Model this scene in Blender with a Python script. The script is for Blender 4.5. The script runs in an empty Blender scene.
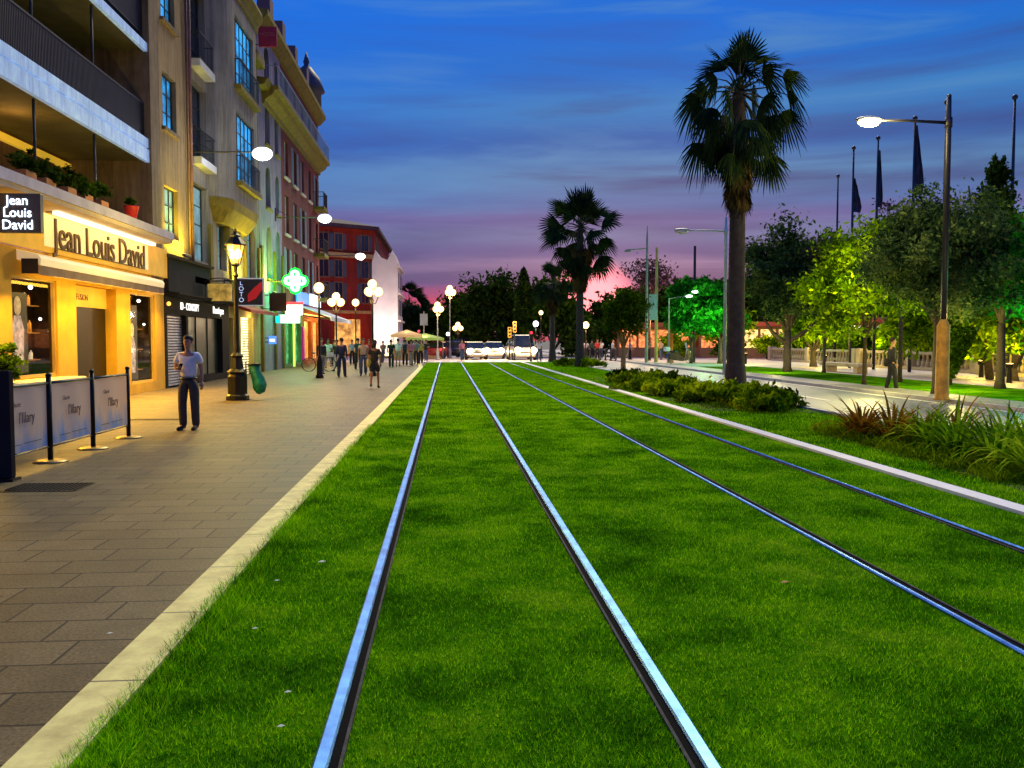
import bpy, math, random
import numpy as np
from mathutils import Vector, Matrix
R = math.radians
rng = random.Random(7)
nrg = np.random.default_rng(11)
sc = bpy.context.scene
COL = sc.collection

# ------------------------------------------------------------------ camera
F, CH = 870.0, 1.57
PITCH = math.atan(44 / F); YAW = math.atan(65 * math.cos(PITCH) / F)
cam = bpy.data.cameras.new('camera'); camo = bpy.data.objects.new('camera', cam); COL.objects.link(camo)
cam.sensor_width = 36; cam.lens = 36 * F / 1024; cam.clip_end = 3000; cam.clip_start = .05
camo.location = (0, 0, CH); camo.rotation_euler = (R(90) - PITCH, 0, -YAW)
sc.camera = camo
_f = (math.sin(YAW) * math.cos(PITCH), math.cos(YAW) * math.cos(PITCH), -math.sin(PITCH))
_r = (math.cos(YAW), -math.sin(YAW), 0); _u = (math.sin(YAW) * math.sin(PITCH), math.cos(YAW) * math.sin(PITCH), math.cos(PITCH))
def ray(x, y):
    a = (x - 512) / F; b = (384 - y) / F
    return [_f[i] + a * _r[i] + b * _u[i] for i in range(3)]
def FY(px, X=-9.1):            # where a vertical line seen in the survey photo meets the plane x = X
    d = ray(px, 340); return d[1] * X / d[0]
def FZ(px, py, X=-9.1):
    d = ray(px, py); return CH + d[2] * X / d[0]
def GX(px, Y):
    d = ray(px, 340); return d[0] * Y / d[1]
def GZ(px, py, Y):
    d = ray(px, py); return CH + d[2] * Y / d[1]

sc.view_settings.view_transform = 'Standard'; sc.view_settings.look = 'None'; sc.view_settings.exposure = 0
sc.render.engine = 'CYCLES'
try:
    sc.cycles.use_denoising = True; sc.cycles.denoiser = 'OPENIMAGEDENOISE'
    sc.cycles.max_bounces = 5; sc.cycles.transparent_max_bounces = 6; sc.cycles.sample_clamp_indirect = 4
except Exception: pass

# ------------------------------------------------------------------ materials
MATS = {}
def nt_new(name):
    m = bpy.data.materials.new(name); m.use_nodes = True
    return m, m.node_tree.nodes, m.node_tree.links, m.node_tree.nodes['Principled BSDF']
def c4(c): return (c[0], c[1], c[2], 1)
def M(name, col, rough=.65, metal=0, var=.18, scale=2.5, bump=.15, bscale=40, emit=None, es=0, spec=.35, trans=0, pos=False):
    if name in MATS: return MATS[name]
    m, n, l, b = nt_new(name)
    tc = n.new('ShaderNodeTexCoord'); src = tc.outputs['Object']
    if pos: src = n.new('ShaderNodeNewGeometry').outputs['Position']
    nz = n.new('ShaderNodeTexNoise'); nz.inputs['Scale'].default_value = scale; nz.inputs['Detail'].default_value = 6; nz.inputs['Roughness'].default_value = .65
    l.new(src, nz.inputs['Vector'])
    mr = n.new('ShaderNodeMapRange'); mr.inputs['From Min'].default_value = .3; mr.inputs['From Max'].default_value = .7; l.new(nz.outputs['Fac'], mr.inputs['Value'])
    mx = n.new('ShaderNodeMixRGB'); mx.inputs[1].default_value = c4([max(0, v * (1 - var)) for v in col]); mx.inputs[2].default_value = c4([min(1, v * (1 + var)) for v in col])
    l.new(mr.outputs[0], mx.inputs[0]); l.new(mx.outputs[0], b.inputs['Base Color'])
    if name not in ('warm_yellow_render', 'pale_lilac_render') and 'render' in name or 'cornice' in name or 'slab' in name or 'trim' in name:
        mp = n.new('ShaderNodeMapping'); mp.inputs['Scale'].default_value = (3.2, 3.2, .22); l.new(src, mp.inputs[0])
        sn = n.new('ShaderNodeTexNoise'); sn.inputs['Scale'].default_value = 1.6; sn.inputs['Detail'].default_value = 7; sn.inputs['Roughness'].default_value = .75; l.new(mp.outputs[0], sn.inputs['Vector'])
        sr = n.new('ShaderNodeMapRange'); sr.inputs['From Min'].default_value = .35; sr.inputs['From Max'].default_value = .6; sr.inputs['To Min'].default_value = .55; sr.inputs['To Max'].default_value = 1.1; l.new(sn.outputs['Fac'], sr.inputs['Value'])
        sv = n.new('ShaderNodeVectorMath'); sv.operation = 'SCALE'; l.new(mx.outputs[0], sv.inputs[0]); l.new(sr.outputs[0], sv.inputs['Scale']); l.new(sv.outputs[0], b.inputs['Base Color'])
    b.inputs['Roughness'].default_value = rough; b.inputs['Metallic'].default_value = metal
    b.inputs['Specular IOR Level'].default_value = spec
    if bump:
        n2 = n.new('ShaderNodeTexNoise'); n2.inputs['Scale'].default_value = bscale; n2.inputs['Detail'].default_value = 4; l.new(src, n2.inputs['Vector'])
        bp = n.new('ShaderNodeBump'); bp.inputs['Strength'].default_value = bump; bp.inputs['Distance'].default_value = .02
        l.new(n2.outputs['Fac'], bp.inputs['Height']); l.new(bp.outputs[0], b.inputs['Normal'])
    if emit:
        b.inputs['Emission Color'].default_value = c4(emit); b.inputs['Emission Strength'].default_value = es
        if var >= .45:
            q = n.new('ShaderNodeMapRange'); q.inputs['From Min'].default_value = .38; q.inputs['From Max'].default_value = .62; q.inputs['To Min'].default_value = es * (1 - var); q.inputs['To Max'].default_value = es * (1 + var); l.new(nz.outputs['Fac'], q.inputs['Value']); l.new(q.outputs[0], b.inputs['Emission Strength'])
    MATS[name] = m; return m
def MLEAF(name, dark, mid, light, transl=.3, rough=.55):
    if name in MATS: return MATS[name]
    m, n, l, b = nt_new(name)
    g = n.new('ShaderNodeNewGeometry')
    nz = n.new('ShaderNodeTexNoise'); nz.inputs['Scale'].default_value = 1.3; nz.inputs['Detail'].default_value = 2; l.new(g.outputs['Position'], nz.inputs['Vector'])
    a = n.new('ShaderNodeMath'); a.operation = 'MULTIPLY_ADD'; a.inputs[1].default_value = .5; l.new(g.outputs['Random Per Island'], a.inputs[0])
    s = n.new('ShaderNodeMath'); s.operation = 'MULTIPLY_ADD'; s.inputs[1].default_value = 1.5; s.inputs[2].default_value = -.5; l.new(nz.outputs['Fac'], s.inputs[0])
    l.new(s.outputs[0], a.inputs[2])
    cr = n.new('ShaderNodeValToRGB'); e = cr.color_ramp.elements
    e[0].position = .15; e[0].color = c4(dark); e[1].position = .95; e[1].color = c4(light)
    k = e.new(.5); k.color = c4(mid)
    l.new(a.outputs[0], cr.inputs[0]); l.new(cr.outputs[0], b.inputs['Base Color'])
    b.inputs['Roughness'].default_value = rough; b.inputs['Specular IOR Level'].default_value = .0
    if transl:
        t = n.new('ShaderNodeBsdfTranslucent'); l.new(cr.outputs[0], t.inputs['Color'])
        mx = n.new('ShaderNodeMixShader'); mx.inputs[0].default_value = transl
        l.new(b.outputs[0], mx.inputs[1]); l.new(t.outputs[0], mx.inputs[2]); l.new(mx.outputs[0], n['Material Output'].inputs['Surface'])
    MATS[name] = m; return m
def MEM(name, col, s, core=None):
    """a glowing lamp glass or lit panel: a little brighter in its middle"""
    if name in MATS: return MATS[name]
    m, n, l, b = nt_new(name)
    b.inputs['Base Color'].default_value = c4([min(1, v) for v in col]); b.inputs['Roughness'].default_value = .4
    nz = n.new('ShaderNodeTexNoise'); nz.inputs['Scale'].default_value = 3
    mr = n.new('ShaderNodeMapRange'); mr.inputs['To Min'].default_value = s * .75; mr.inputs['To Max'].default_value = s * 1.25
    l.new(nz.outputs['Fac'], mr.inputs['Value'])
    if s > 4:       # frosted glass: hot where one looks through its middle, coloured toward the rim
        lw = n.new('ShaderNodeLayerWeight'); lw.inputs['Blend'].default_value = .5; f = n.new('ShaderNodeMapRange'); f.inputs['From Min'].default_value = .15; f.inputs['From Max'].default_value = .75; f.inputs['To Min'].default_value = 1; f.inputs['To Max'].default_value = 1.1 / s
        l.new(lw.outputs['Facing'], f.inputs['Value']); q = n.new('ShaderNodeMath'); q.operation = 'MULTIPLY'; l.new(mr.outputs[0], q.inputs[0]); l.new(f.outputs[0], q.inputs[1]); l.new(q.outputs[0], b.inputs['Emission Strength'])
    else: l.new(mr.outputs[0], b.inputs['Emission Strength'])
    b.inputs['Emission Color'].default_value = c4(col)
    MATS[name] = m; return m

# ------------------------------------------------------------------ geometry helper
class MB:
    def __init__(s): s.v = []; s.f = []
    def add(s, vs, fs):
        o = len(s.v); s.v += [tuple(p) for p in vs]; s.f += [tuple(i + o for i in f) for f in fs]; return s
    def quad(s, *p): return s.add(p, [tuple(range(len(p)))])
    def box(s, x0, x1, y0, y1, z0, z1):
        return s.add([(x0, y0, z0), (x1, y0, z0), (x1, y1, z0), (x0, y1, z0), (x0, y0, z1), (x1, y0, z1), (x1, y1, z1), (x0, y1, z1)],
                     [(0, 3, 2, 1), (4, 5, 6, 7), (0, 1, 5, 4), (1, 2, 6, 5), (2, 3, 7, 6), (3, 0, 4, 7)])
    def cbox(s, x, y, z, w, d, h, rz=0, bev=0):
        c, n = math.cos(rz), math.sin(rz)
        def T(px, py, pz): return (x + px * c - py * n, y + px * n + py * c, z + pz)
        if not bev:
            m = MB().box(-w / 2, w / 2, -d / 2, d / 2, 0, h)
            return s.add([T(*p) for p in m.v], m.f)
        P = []
        for zz, k in ((0, bev), (bev, 0), (h - bev, 0), (h, bev)):
            a, b_ = w / 2 - k, d / 2 - k
            q = bev * .6
            P += [(-a + q, -b_, zz), (a - q, -b_, zz), (a, -b_ + q, zz), (a, b_ - q, zz), (a - q, b_, zz), (-a + q, b_, zz), (-a, b_ - q, zz), (-a, -b_ + q, zz)]
        fs = [tuple(reversed(range(8))), tuple(range(24, 32))]
        for r in range(3):
            for i in range(8): j = (i + 1) % 8; fs.append((r * 8 + i, r * 8 + j, r * 8 + 8 + j, r * 8 + 8 + i))
        return s.add([T(*p) for p in P], fs)
    def tube(s, pts, rad, n=8, cap=True):
        pts = [Vector(p) for p in pts]
        if not hasattr(rad, '__len__'): rad = [rad] * len(pts)
        vs = []; fs = []
        for i, p in enumerate(pts):
            t = (pts[min(i + 1, len(pts) - 1)] - pts[max(i - 1, 0)])
            if t.length < 1e-7: t = Vector((0, 0, 1))
            t.normalize()
            ref = Vector((0, 1, 0)) if abs(t.z) > .8 else Vector((0, 0, 1))
            a = t.cross(ref).normalized(); b = t.cross(a).normalized()
            for k in range(n):
                w = 2 * math.pi * k / n; vs.append(p + (a * math.cos(w) + b * math.sin(w)) * rad[i])
        for i in range(len(pts) - 1):
            for k in range(n): j = (k + 1) % n; fs.append((i * n + k, i * n + j, (i + 1) * n + j, (i + 1) * n + k))
        if cap: fs += [tuple(reversed(range(n))), tuple(range((len(pts) - 1) * n, len(pts) * n))]
        return s.add(vs, fs)
    def lathe(s, prof, c=(0, 0, 0), n=16):
        vs = []; fs = []
        for r, z in prof:
            for k in range(n): w = 2 * math.pi * k / n; vs.append((c[0] + r * math.cos(w), c[1] + r * math.sin(w), c[2] + z))
        for i in range(len(prof) - 1):
            for k in range(n): j = (k + 1) % n; fs.append((i * n + k, i * n + j, (i + 1) * n + j, (i + 1) * n + k))
        fs += [tuple(reversed(range(n))), tuple(range((len(prof) - 1) * n, len(prof) * n))]
        return s.add(vs, fs)
    def ball(s, c, r, n=14, m=9):
        if not hasattr(r, '__len__'): r = (r, r, r)
        vs = [(c[0], c[1], c[2] - r[2])]
        for i in range(1, m):
            a = math.pi * i / m - math.pi / 2
            for k in range(n): w = 2 * math.pi * k / n; vs.append((c[0] + r[0] * math.cos(a) * math.cos(w), c[1] + r[1] * math.cos(a) * math.sin(w), c[2] + r[2] * math.sin(a)))
        vs.append((c[0], c[1], c[2] + r[2])); fs = []
        for k in range(n): j = (k + 1) % n; fs.append((0, 1 + j, 1 + k)); fs.append((len(vs) - 1, 1 + (m - 2) * n + k, 1 + (m - 2) * n + j))
        for i in range(m - 2):
            for k in range(n): j = (k + 1) % n; fs.append((1 + i * n + k, 1 + i * n + j, 1 + (i + 1) * n + j, 1 + (i + 1) * n + k))
        return s.add(vs, fs)
    def prism(s, poly, h0, h1, axis='z'):
        n = len(poly)
        def T(a, b, h): return {'z': (a, b, h), 'y': (a, h, b), 'x': (h, a, b)}[axis]
        return s.add([T(a, b, h0) for a, b in poly] + [T(a, b, h1) for a, b in poly],
                     [tuple(reversed(range(n))), tuple(range(n, 2 * n))] + [(i, (i + 1) % n, n + (i + 1) % n, n + i) for i in range(n)])
    def build(s, name, mat, parent=None, smooth=False, loc=None, label=None):
        w = Vector((0, 0, 0)); p = parent
        while p is not None: w += p.location; p = p.parent
        o0 = w if loc is None else Vector(loc)
        me = bpy.data.meshes.new(name); me.from_pydata([(a - o0.x, b - o0.y, c - o0.z) for a, b, c in s.v], [], s.f); me.update()
        for mm in (mat if isinstance(mat, (list, tuple)) else [mat]): me.materials.append(mm)
        if smooth: me.polygons.foreach_set('use_smooth', [True] * len(me.polygons))
        o = bpy.data.objects.new(name, me); COL.objects.link(o); o.parent = parent
        o.location = (o0 - w) if parent else o0
        if label: o['label'] = label
        return o
def tag(o, label, cat, group=None, kind=None):
    o['label'] = label
    if cat: o['category'] = cat
    if group: o['group'] = group
    if kind: o['kind'] = kind
    return o
def thing(name, label, cat, loc=(0, 0, 0), group=None, rz=0):
    o = bpy.data.objects.new(name, None); COL.objects.link(o); o.location = loc; o.rotation_euler = (0, 0, rz); o.empty_display_size = .1
    return tag(o, label, cat, group)
def struct(name, mb, mat, smooth=False):
    o = mb.build(name, mat, smooth=smooth); o['kind'] = 'structure'; return o
def dup(root, loc, rz=None, label=None, scale=None):
    r = root.copy(); COL.objects.link(r); r.location = loc
    if rz is not None: r.rotation_euler = (0, 0, rz)
    if scale: r.scale = (scale,) * 3
    if label: r['label'] = label
    for ch in list(root.children):
        c = ch.copy(); COL.objects.link(c); c.parent = r
        for g in list(ch.children):
            d = g.copy(); COL.objects.link(d); d.parent = c
    return r
def npmesh(name, V, nper, mat, parent=None, loc=(0, 0, 0), flip=False):
    """V: (N, nper, 3) polygons in world space"""
    N = V.shape[0]; me = bpy.data.meshes.new(name)
    w = np.array(loc, dtype=float)
    me.vertices.add(N * nper); me.vertices.foreach_set('co', (V.reshape(-1, 3) - w).astype(np.float32).ravel())
    me.loops.add(N * nper); me.loops.foreach_set('vertex_index', np.arange(N * nper, dtype=np.int32))
    me.polygons.add(N); me.polygons.foreach_set('loop_start', np.arange(0, N * nper, nper, dtype=np.int32))
    me.update(calc_edges=True); me.materials.append(mat)
    o = bpy.data.objects.new(name, me); COL.objects.link(o); o.parent = parent
    if parent is None: o.location = loc
    return o
def text(name, s, size, mat, parent, pos, rot, sx=1, ext=.01, spacing=1, align='CENTER'):
    cu = bpy.data.curves.new(name, 'FONT'); cu.body = s; cu.size = size; cu.extrude = ext; cu.align_x = align; cu.align_y = 'CENTER'; cu.space_character = spacing; cu.resolution_u = 3
    t = bpy.data.objects.new('tmp', cu); COL.objects.link(t)
    dg = bpy.context.evaluated_depsgraph_get(); me = bpy.data.meshes.new_from_object(t.evaluated_get(dg))
    bpy.data.objects.remove(t)
    w = Vector((0, 0, 0)); p = parent
    while p is not None: w += p.location; p = p.parent
    me.transform(Matrix.Diagonal((sx, 1, 1, 1)))
    from mathutils import Euler
    me.transform(Matrix.Translation(Vector(pos) - w) @ Euler(rot).to_matrix().to_4x4())
    me.materials.clear(); me.materials.append(mat)
    o = bpy.data.objects.new(name, me); COL.objects.link(o); o.parent = parent
    return o
def point(name, loc, col, W, r=.12, parent=None):
    L = bpy.data.lights.new(name, 'POINT'); L.color = col; L.energy = W; L.shadow_soft_size = r
    o = bpy.data.objects.new(name, L); COL.objects.link(o); o.location = loc; return o
def area(name, loc, rot, sx, sy, col, W, spread=180):
    L = bpy.data.lights.new(name, 'AREA'); L.shape = 'RECTANGLE'; L.size = sx; L.size_y = sy; L.color = col; L.energy = W; L.spread = R(spread)
    o = bpy.data.objects.new(name, L); COL.objects.link(o); o.location = loc; o.rotation_euler = rot; return o
FACEX = (R(90), 0, R(90)); FACEC = (R(90), 0, 0)

# ------------------------------------------------------------------ world: dusk sky
wd = bpy.data.worlds.new('World'); sc.world = wd; wd.use_nodes = True
n = wd.node_tree.nodes; l = wd.node_tree.links; bg = n['Background']
SUN_EL, SUN_AZ = R(42), R(12)
sky = n.new('ShaderNodeTexSky'); sky.sky_type = 'NISHITA'; sky.sun_disc = False; sky.sun_elevation = R(1); sky.sun_rotation = SUN_AZ
tc = n.new('ShaderNodeTexCoord'); sep = n.new('ShaderNodeSeparateXYZ'); l.new(tc.outputs['Generated'], sep.inputs[0])
mpn = n.new('ShaderNodeMapping'); mpn.inputs['Scale'].default_value = (1.3, 1.3, 13); mpn.inputs['Rotation'].default_value = (R(1.5), R(-2), 0)
l.new(tc.outputs['Generated'], mpn.inputs[0])
nz = n.new('ShaderNodeTexNoise'); nz.inputs['Scale'].default_value = 1.7; nz.inputs['Detail'].default_value = 7; nz.inputs['Roughness'].default_value = .55; nz.inputs['Distortion'].default_value = .35
l.new(mpn.outputs[0], nz.inputs['Vector'])
# wobble the height by the noise so that the colour bands have torn edges
wb = n.new('ShaderNodeMath'); wb.operation = 'MULTIPLY_ADD'; wb.inputs[1].default_value = .035; wb.inputs[2].default_value = -.0175; l.new(nz.outputs['Fac'], wb.inputs[0])
zz = n.new('ShaderNodeMath'); zz.operation = 'ADD'; l.new(sep.outputs['Z'], zz.inputs[0]); l.new(wb.outputs[0], zz.inputs[1])
sc_ = n.new('ShaderNodeMapRange'); sc_.inputs['From Min'].default_value = -.02; sc_.inputs['From Max'].default_value = .5; l.new(zz.outputs[0], sc_.inputs['Value'])
cr = n.new('ShaderNodeValToRGB'); cr.color_ramp.interpolation = 'EASE'
def s2l(r, g, b): return tuple(((v / 255) / 12.92 if v / 255 <= .04045 else ((v / 255 + .055) / 1.055) ** 2.4) for v in (r, g, b)) + (1,)
stops = [(-.02, (120, 40, 80)), (.018, (208, 46, 92)), (.04, (190, 58, 110)), (.056, (150, 68, 128)), (.068, (104, 80, 146)), (.085, (138, 118, 164)), (.10, (90, 90, 152)), (.118, (104, 116, 168)), (.135, (96, 96, 158)), (.15, (76, 108, 168)), (.18, (78, 128, 180)), (.215, (36, 96, 172)), (.25, (48, 122, 192)), (.29, (10, 106, 200)), (.34, (0, 106, 212)), (.42, (0, 98, 212))]
els = cr.color_ramp.elements
for i, (z, c) in enumerate(stops):
    p = (z + .02) / .52
    e = els[0] if i == 0 else els[len(els) - 1] if i == 1 else els.new(p)
    e.position = p; e.color = s2l(*c)
l.new(sc_.outputs[0], cr.inputs[0])
# dark slate / purple streaks
st = n.new('ShaderNodeMapRange'); st.inputs['From Min'].default_value = .46; st.inputs['From Max'].default_value = .66; l.new(nz.outputs['Fac'], st.inputs['Value'])
stm = n.new('ShaderNodeMapRange'); stm.inputs['From Min'].default_value = .42; stm.inputs['From Max'].default_value = .2; stm.inputs['To Max'].default_value = .8; stm.inputs['To Min'].default_value = .2; l.new(sep.outputs['Z'], stm.inputs['Value'])
ml = n.new('ShaderNodeMath'); ml.operation = 'MULTIPLY'; l.new(st.outputs[0], ml.inputs[0]); l.new(stm.outputs[0], ml.inputs[1])
m1 = n.new('ShaderNodeMixRGB'); m1.inputs[2].default_value = s2l(52, 62, 124); l.new(cr.outputs[0], m1.inputs[1]); l.new(ml.outputs[0], m1.inputs[0])
# pale gaps
st2 = n.new('ShaderNodeMapRange'); st2.inputs['From Min'].default_value = .44; st2.inputs['From Max'].default_value = .3; st2.inputs['To Max'].default_value = .6; l.new(nz.outputs['Fac'], st2.inputs['Value'])
m2 = n.new('ShaderNodeMixRGB'); m2.inputs[2].default_value = s2l(84, 140, 192); l.new(m1.outputs[0], m2.inputs[1]); l.new(st2.outputs[0], m2.inputs[0])
# afterglow low in the sky ahead
vd = n.new('ShaderNodeVectorMath'); vd.operation = 'DOT_PRODUCT'; az = R(9.5)
vd.inputs[1].default_value = (math.sin(az) * math.cos(R(2.2)), math.cos(az) * math.cos(R(2.2)), math.sin(R(2.2))); l.new(tc.outputs['Generated'], vd.inputs[0])
gl = n.new('ShaderNodeMapRange'); gl.inputs['From Min'].default_value = .9982; gl.inputs['From Max'].default_value = .99985; gl.interpolation_type = 'SMOOTHSTEP'; l.new(vd.outputs['Value'], gl.inputs['Value'])
m3 = n.new('ShaderNodeMixRGB'); m3.inputs[2].default_value = (2.2, .5, .62, 1); l.new(m2.outputs[0], m3.inputs[1]); l.new(gl.outputs[0], m3.inputs[0])
# a brighter blue towards the left
lf = n.new('ShaderNodeMapRange'); lf.inputs['From Min'].default_value = .12; lf.inputs['From Max'].default_value = -.22; lf.inputs['To Max'].default_value = .55; l.new(sep.outputs['X'], lf.inputs['Value'])
hi = n.new('ShaderNodeMapRange'); hi.inputs['From Min'].default_value = .12; hi.inputs['From Max'].default_value = .3; l.new(sep.outputs['Z'], hi.inputs['Value'])
lm = n.new('ShaderNodeMath'); lm.operation = 'MULTIPLY'; l.new(lf.outputs[0], lm.inputs[0]); l.new(hi.outputs[0], lm.inputs[1])
m4 = n.new('ShaderNodeMixRGB'); m4.inputs[2].default_value = s2l(0, 108, 232); l.new(m3.outputs[0], m4.inputs[1]); l.new(lm.outputs[0], m4.inputs[0])
# physical twilight sky added faintly
ns = n.new('ShaderNodeMixRGB'); ns.blend_type = 'ADD'; ns.inputs[0].default_value = .012; l.new(m4.outputs[0], ns.inputs[1]); l.new(sky.outputs[0], ns.inputs[2])
l.new(ns.outputs[0], bg.inputs['Color']); bg.inputs['Strength'].default_value = 1.0
S = bpy.data.lights.new('sun', 'SUN'); S.energy = 2.9; S.angle = R(26); S.color = (1, .84, .46)
so = bpy.data.objects.new('sun', S); COL.objects.link(so)
sd = Vector((math.sin(SUN_AZ) * math.cos(SUN_EL), math.cos(SUN_AZ) * math.cos(SUN_EL), math.sin(SUN_EL)))
so.rotation_euler = (-sd).to_track_quat('-Z', 'Y').to_euler()

# ------------------------------------------------------------------ ground
def grassmat(name, blade):
    m, n, l, b = nt_new(name)
    g = n.new('ShaderNodeNewGeometry')
    a = n.new('ShaderNodeTexNoise'); a.inputs['Scale'].default_value = 1.1; a.inputs['Detail'].default_value = 8; a.inputs['Roughness'].default_value = .7; l.new(g.outputs['Position'], a.inputs['Vector'])
    cr = n.new('ShaderNodeValToRGB'); e = cr.color_ramp.elements
    k = 1.0 if blade else .5
    e[0].position = .3; e[0].color = (.03 * k, .12 * k, .001, 1); e[1].position = .74; e[1].color = (.5 * k, .92 * k, .006, 1)
    q = e.new(.5); q.color = (.12 * k, .47 * k, .003, 1)
    if blade:
        r = n.new('ShaderNodeMath'); r.operation = 'MULTIPLY_ADD'; r.inputs[1].default_value = .55; l.new(g.outputs['Random Per Island'], r.inputs[0])
        s = n.new('ShaderNodeMath'); s.operation = 'ADD'; s.inputs[1].default_value = -.26; l.new(a.outputs['Fac'], s.inputs[0]); l.new(s.outputs[0], r.inputs[2]); l.new(r.outputs[0], cr.inputs[0])
    else:
        f = n.new('ShaderNodeTexNoise'); f.inputs['Scale'].default_value = 35; f.inputs['Detail'].default_value = 6; f.inputs['Roughness'].default_value = .8; l.new(g.outputs['Position'], f.inputs['Vector'])
        r = n.new('ShaderNodeMath'); r.operation = 'MULTIPLY_ADD'; r.inputs[1].default_value = .7; r.inputs[2].default_value = -.35; l.new(f.outputs['Fac'], r.inputs[0])
        s = n.new('ShaderNodeMath'); s.operation = 'ADD'; l.new(a.outputs['Fac'], s.inputs[0]); l.new(r.outputs[0], s.inputs[1]); l.new(s.outputs[0], cr.inputs[0])
        bp = n.new('ShaderNodeBump'); bp.inputs['Strength'].default_value = .9; bp.inputs['Distance'].default_value = .03; l.new(f.outputs['Fac'], bp.inputs['Height']); l.new(bp.outputs[0], b.inputs['Normal'])
    dn = n.new('ShaderNodeTexNoise'); dn.inputs['Scale'].default_value = .55; dn.inputs['Detail'].default_value = 9; dn.inputs['Roughness'].default_value = .72; l.new(g.outputs['Position'], dn.inputs['Vector'])
    dr = n.new('ShaderNodeMapRange'); dr.inputs['From Min'].default_value = .53; dr.inputs['From Max'].default_value = .72; dr.inputs['To Max'].default_value = .25; l.new(dn.outputs['Fac'], dr.inputs['Value'])
    dk = n.new('ShaderNodeMapRange'); dk.inputs['From Min'].default_value = .47; dk.inputs['From Max'].default_value = .33; dk.inputs['To Max'].default_value = .4; l.new(dn.outputs['Fac'], dk.inputs['Value'])
    dm = n.new('ShaderNodeMixRGB'); dm.inputs[2].default_value = (.42 * k, .40 * k, .03, 1); l.new(cr.outputs[0], dm.inputs[1]); l.new(dr.outputs[0], dm.inputs[0])
    d2 = n.new('ShaderNodeMixRGB'); d2.inputs[2].default_value = (.015 * k, .11 * k, .004, 1); l.new(dm.outputs[0], d2.inputs[1]); l.new(dk.outputs[0], d2.inputs[0]); cr = d2
    l.new(cr.outputs[0], b.inputs['Base Color']); b.inputs['Roughness'].default_value = .8; b.inputs['Specular IOR Level'].default_value = .0
    if blade:
        t = n.new('ShaderNodeBsdfTranslucent'); l.new(cr.outputs[0], t.inputs['Color'])
        mx = n.new('ShaderNodeMixShader'); mx.inputs[0].default_value = .4
        l.new(b.outputs[0], mx.inputs[1]); l.new(t.outputs[0], mx.inputs[2]); l.new(mx.outputs[0], n['Material Output'].inputs['Surface'])
    return m
LAWN = grassmat('lawn_soil_grass', False); BLADE = grassmat('grass_blades', True)

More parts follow.
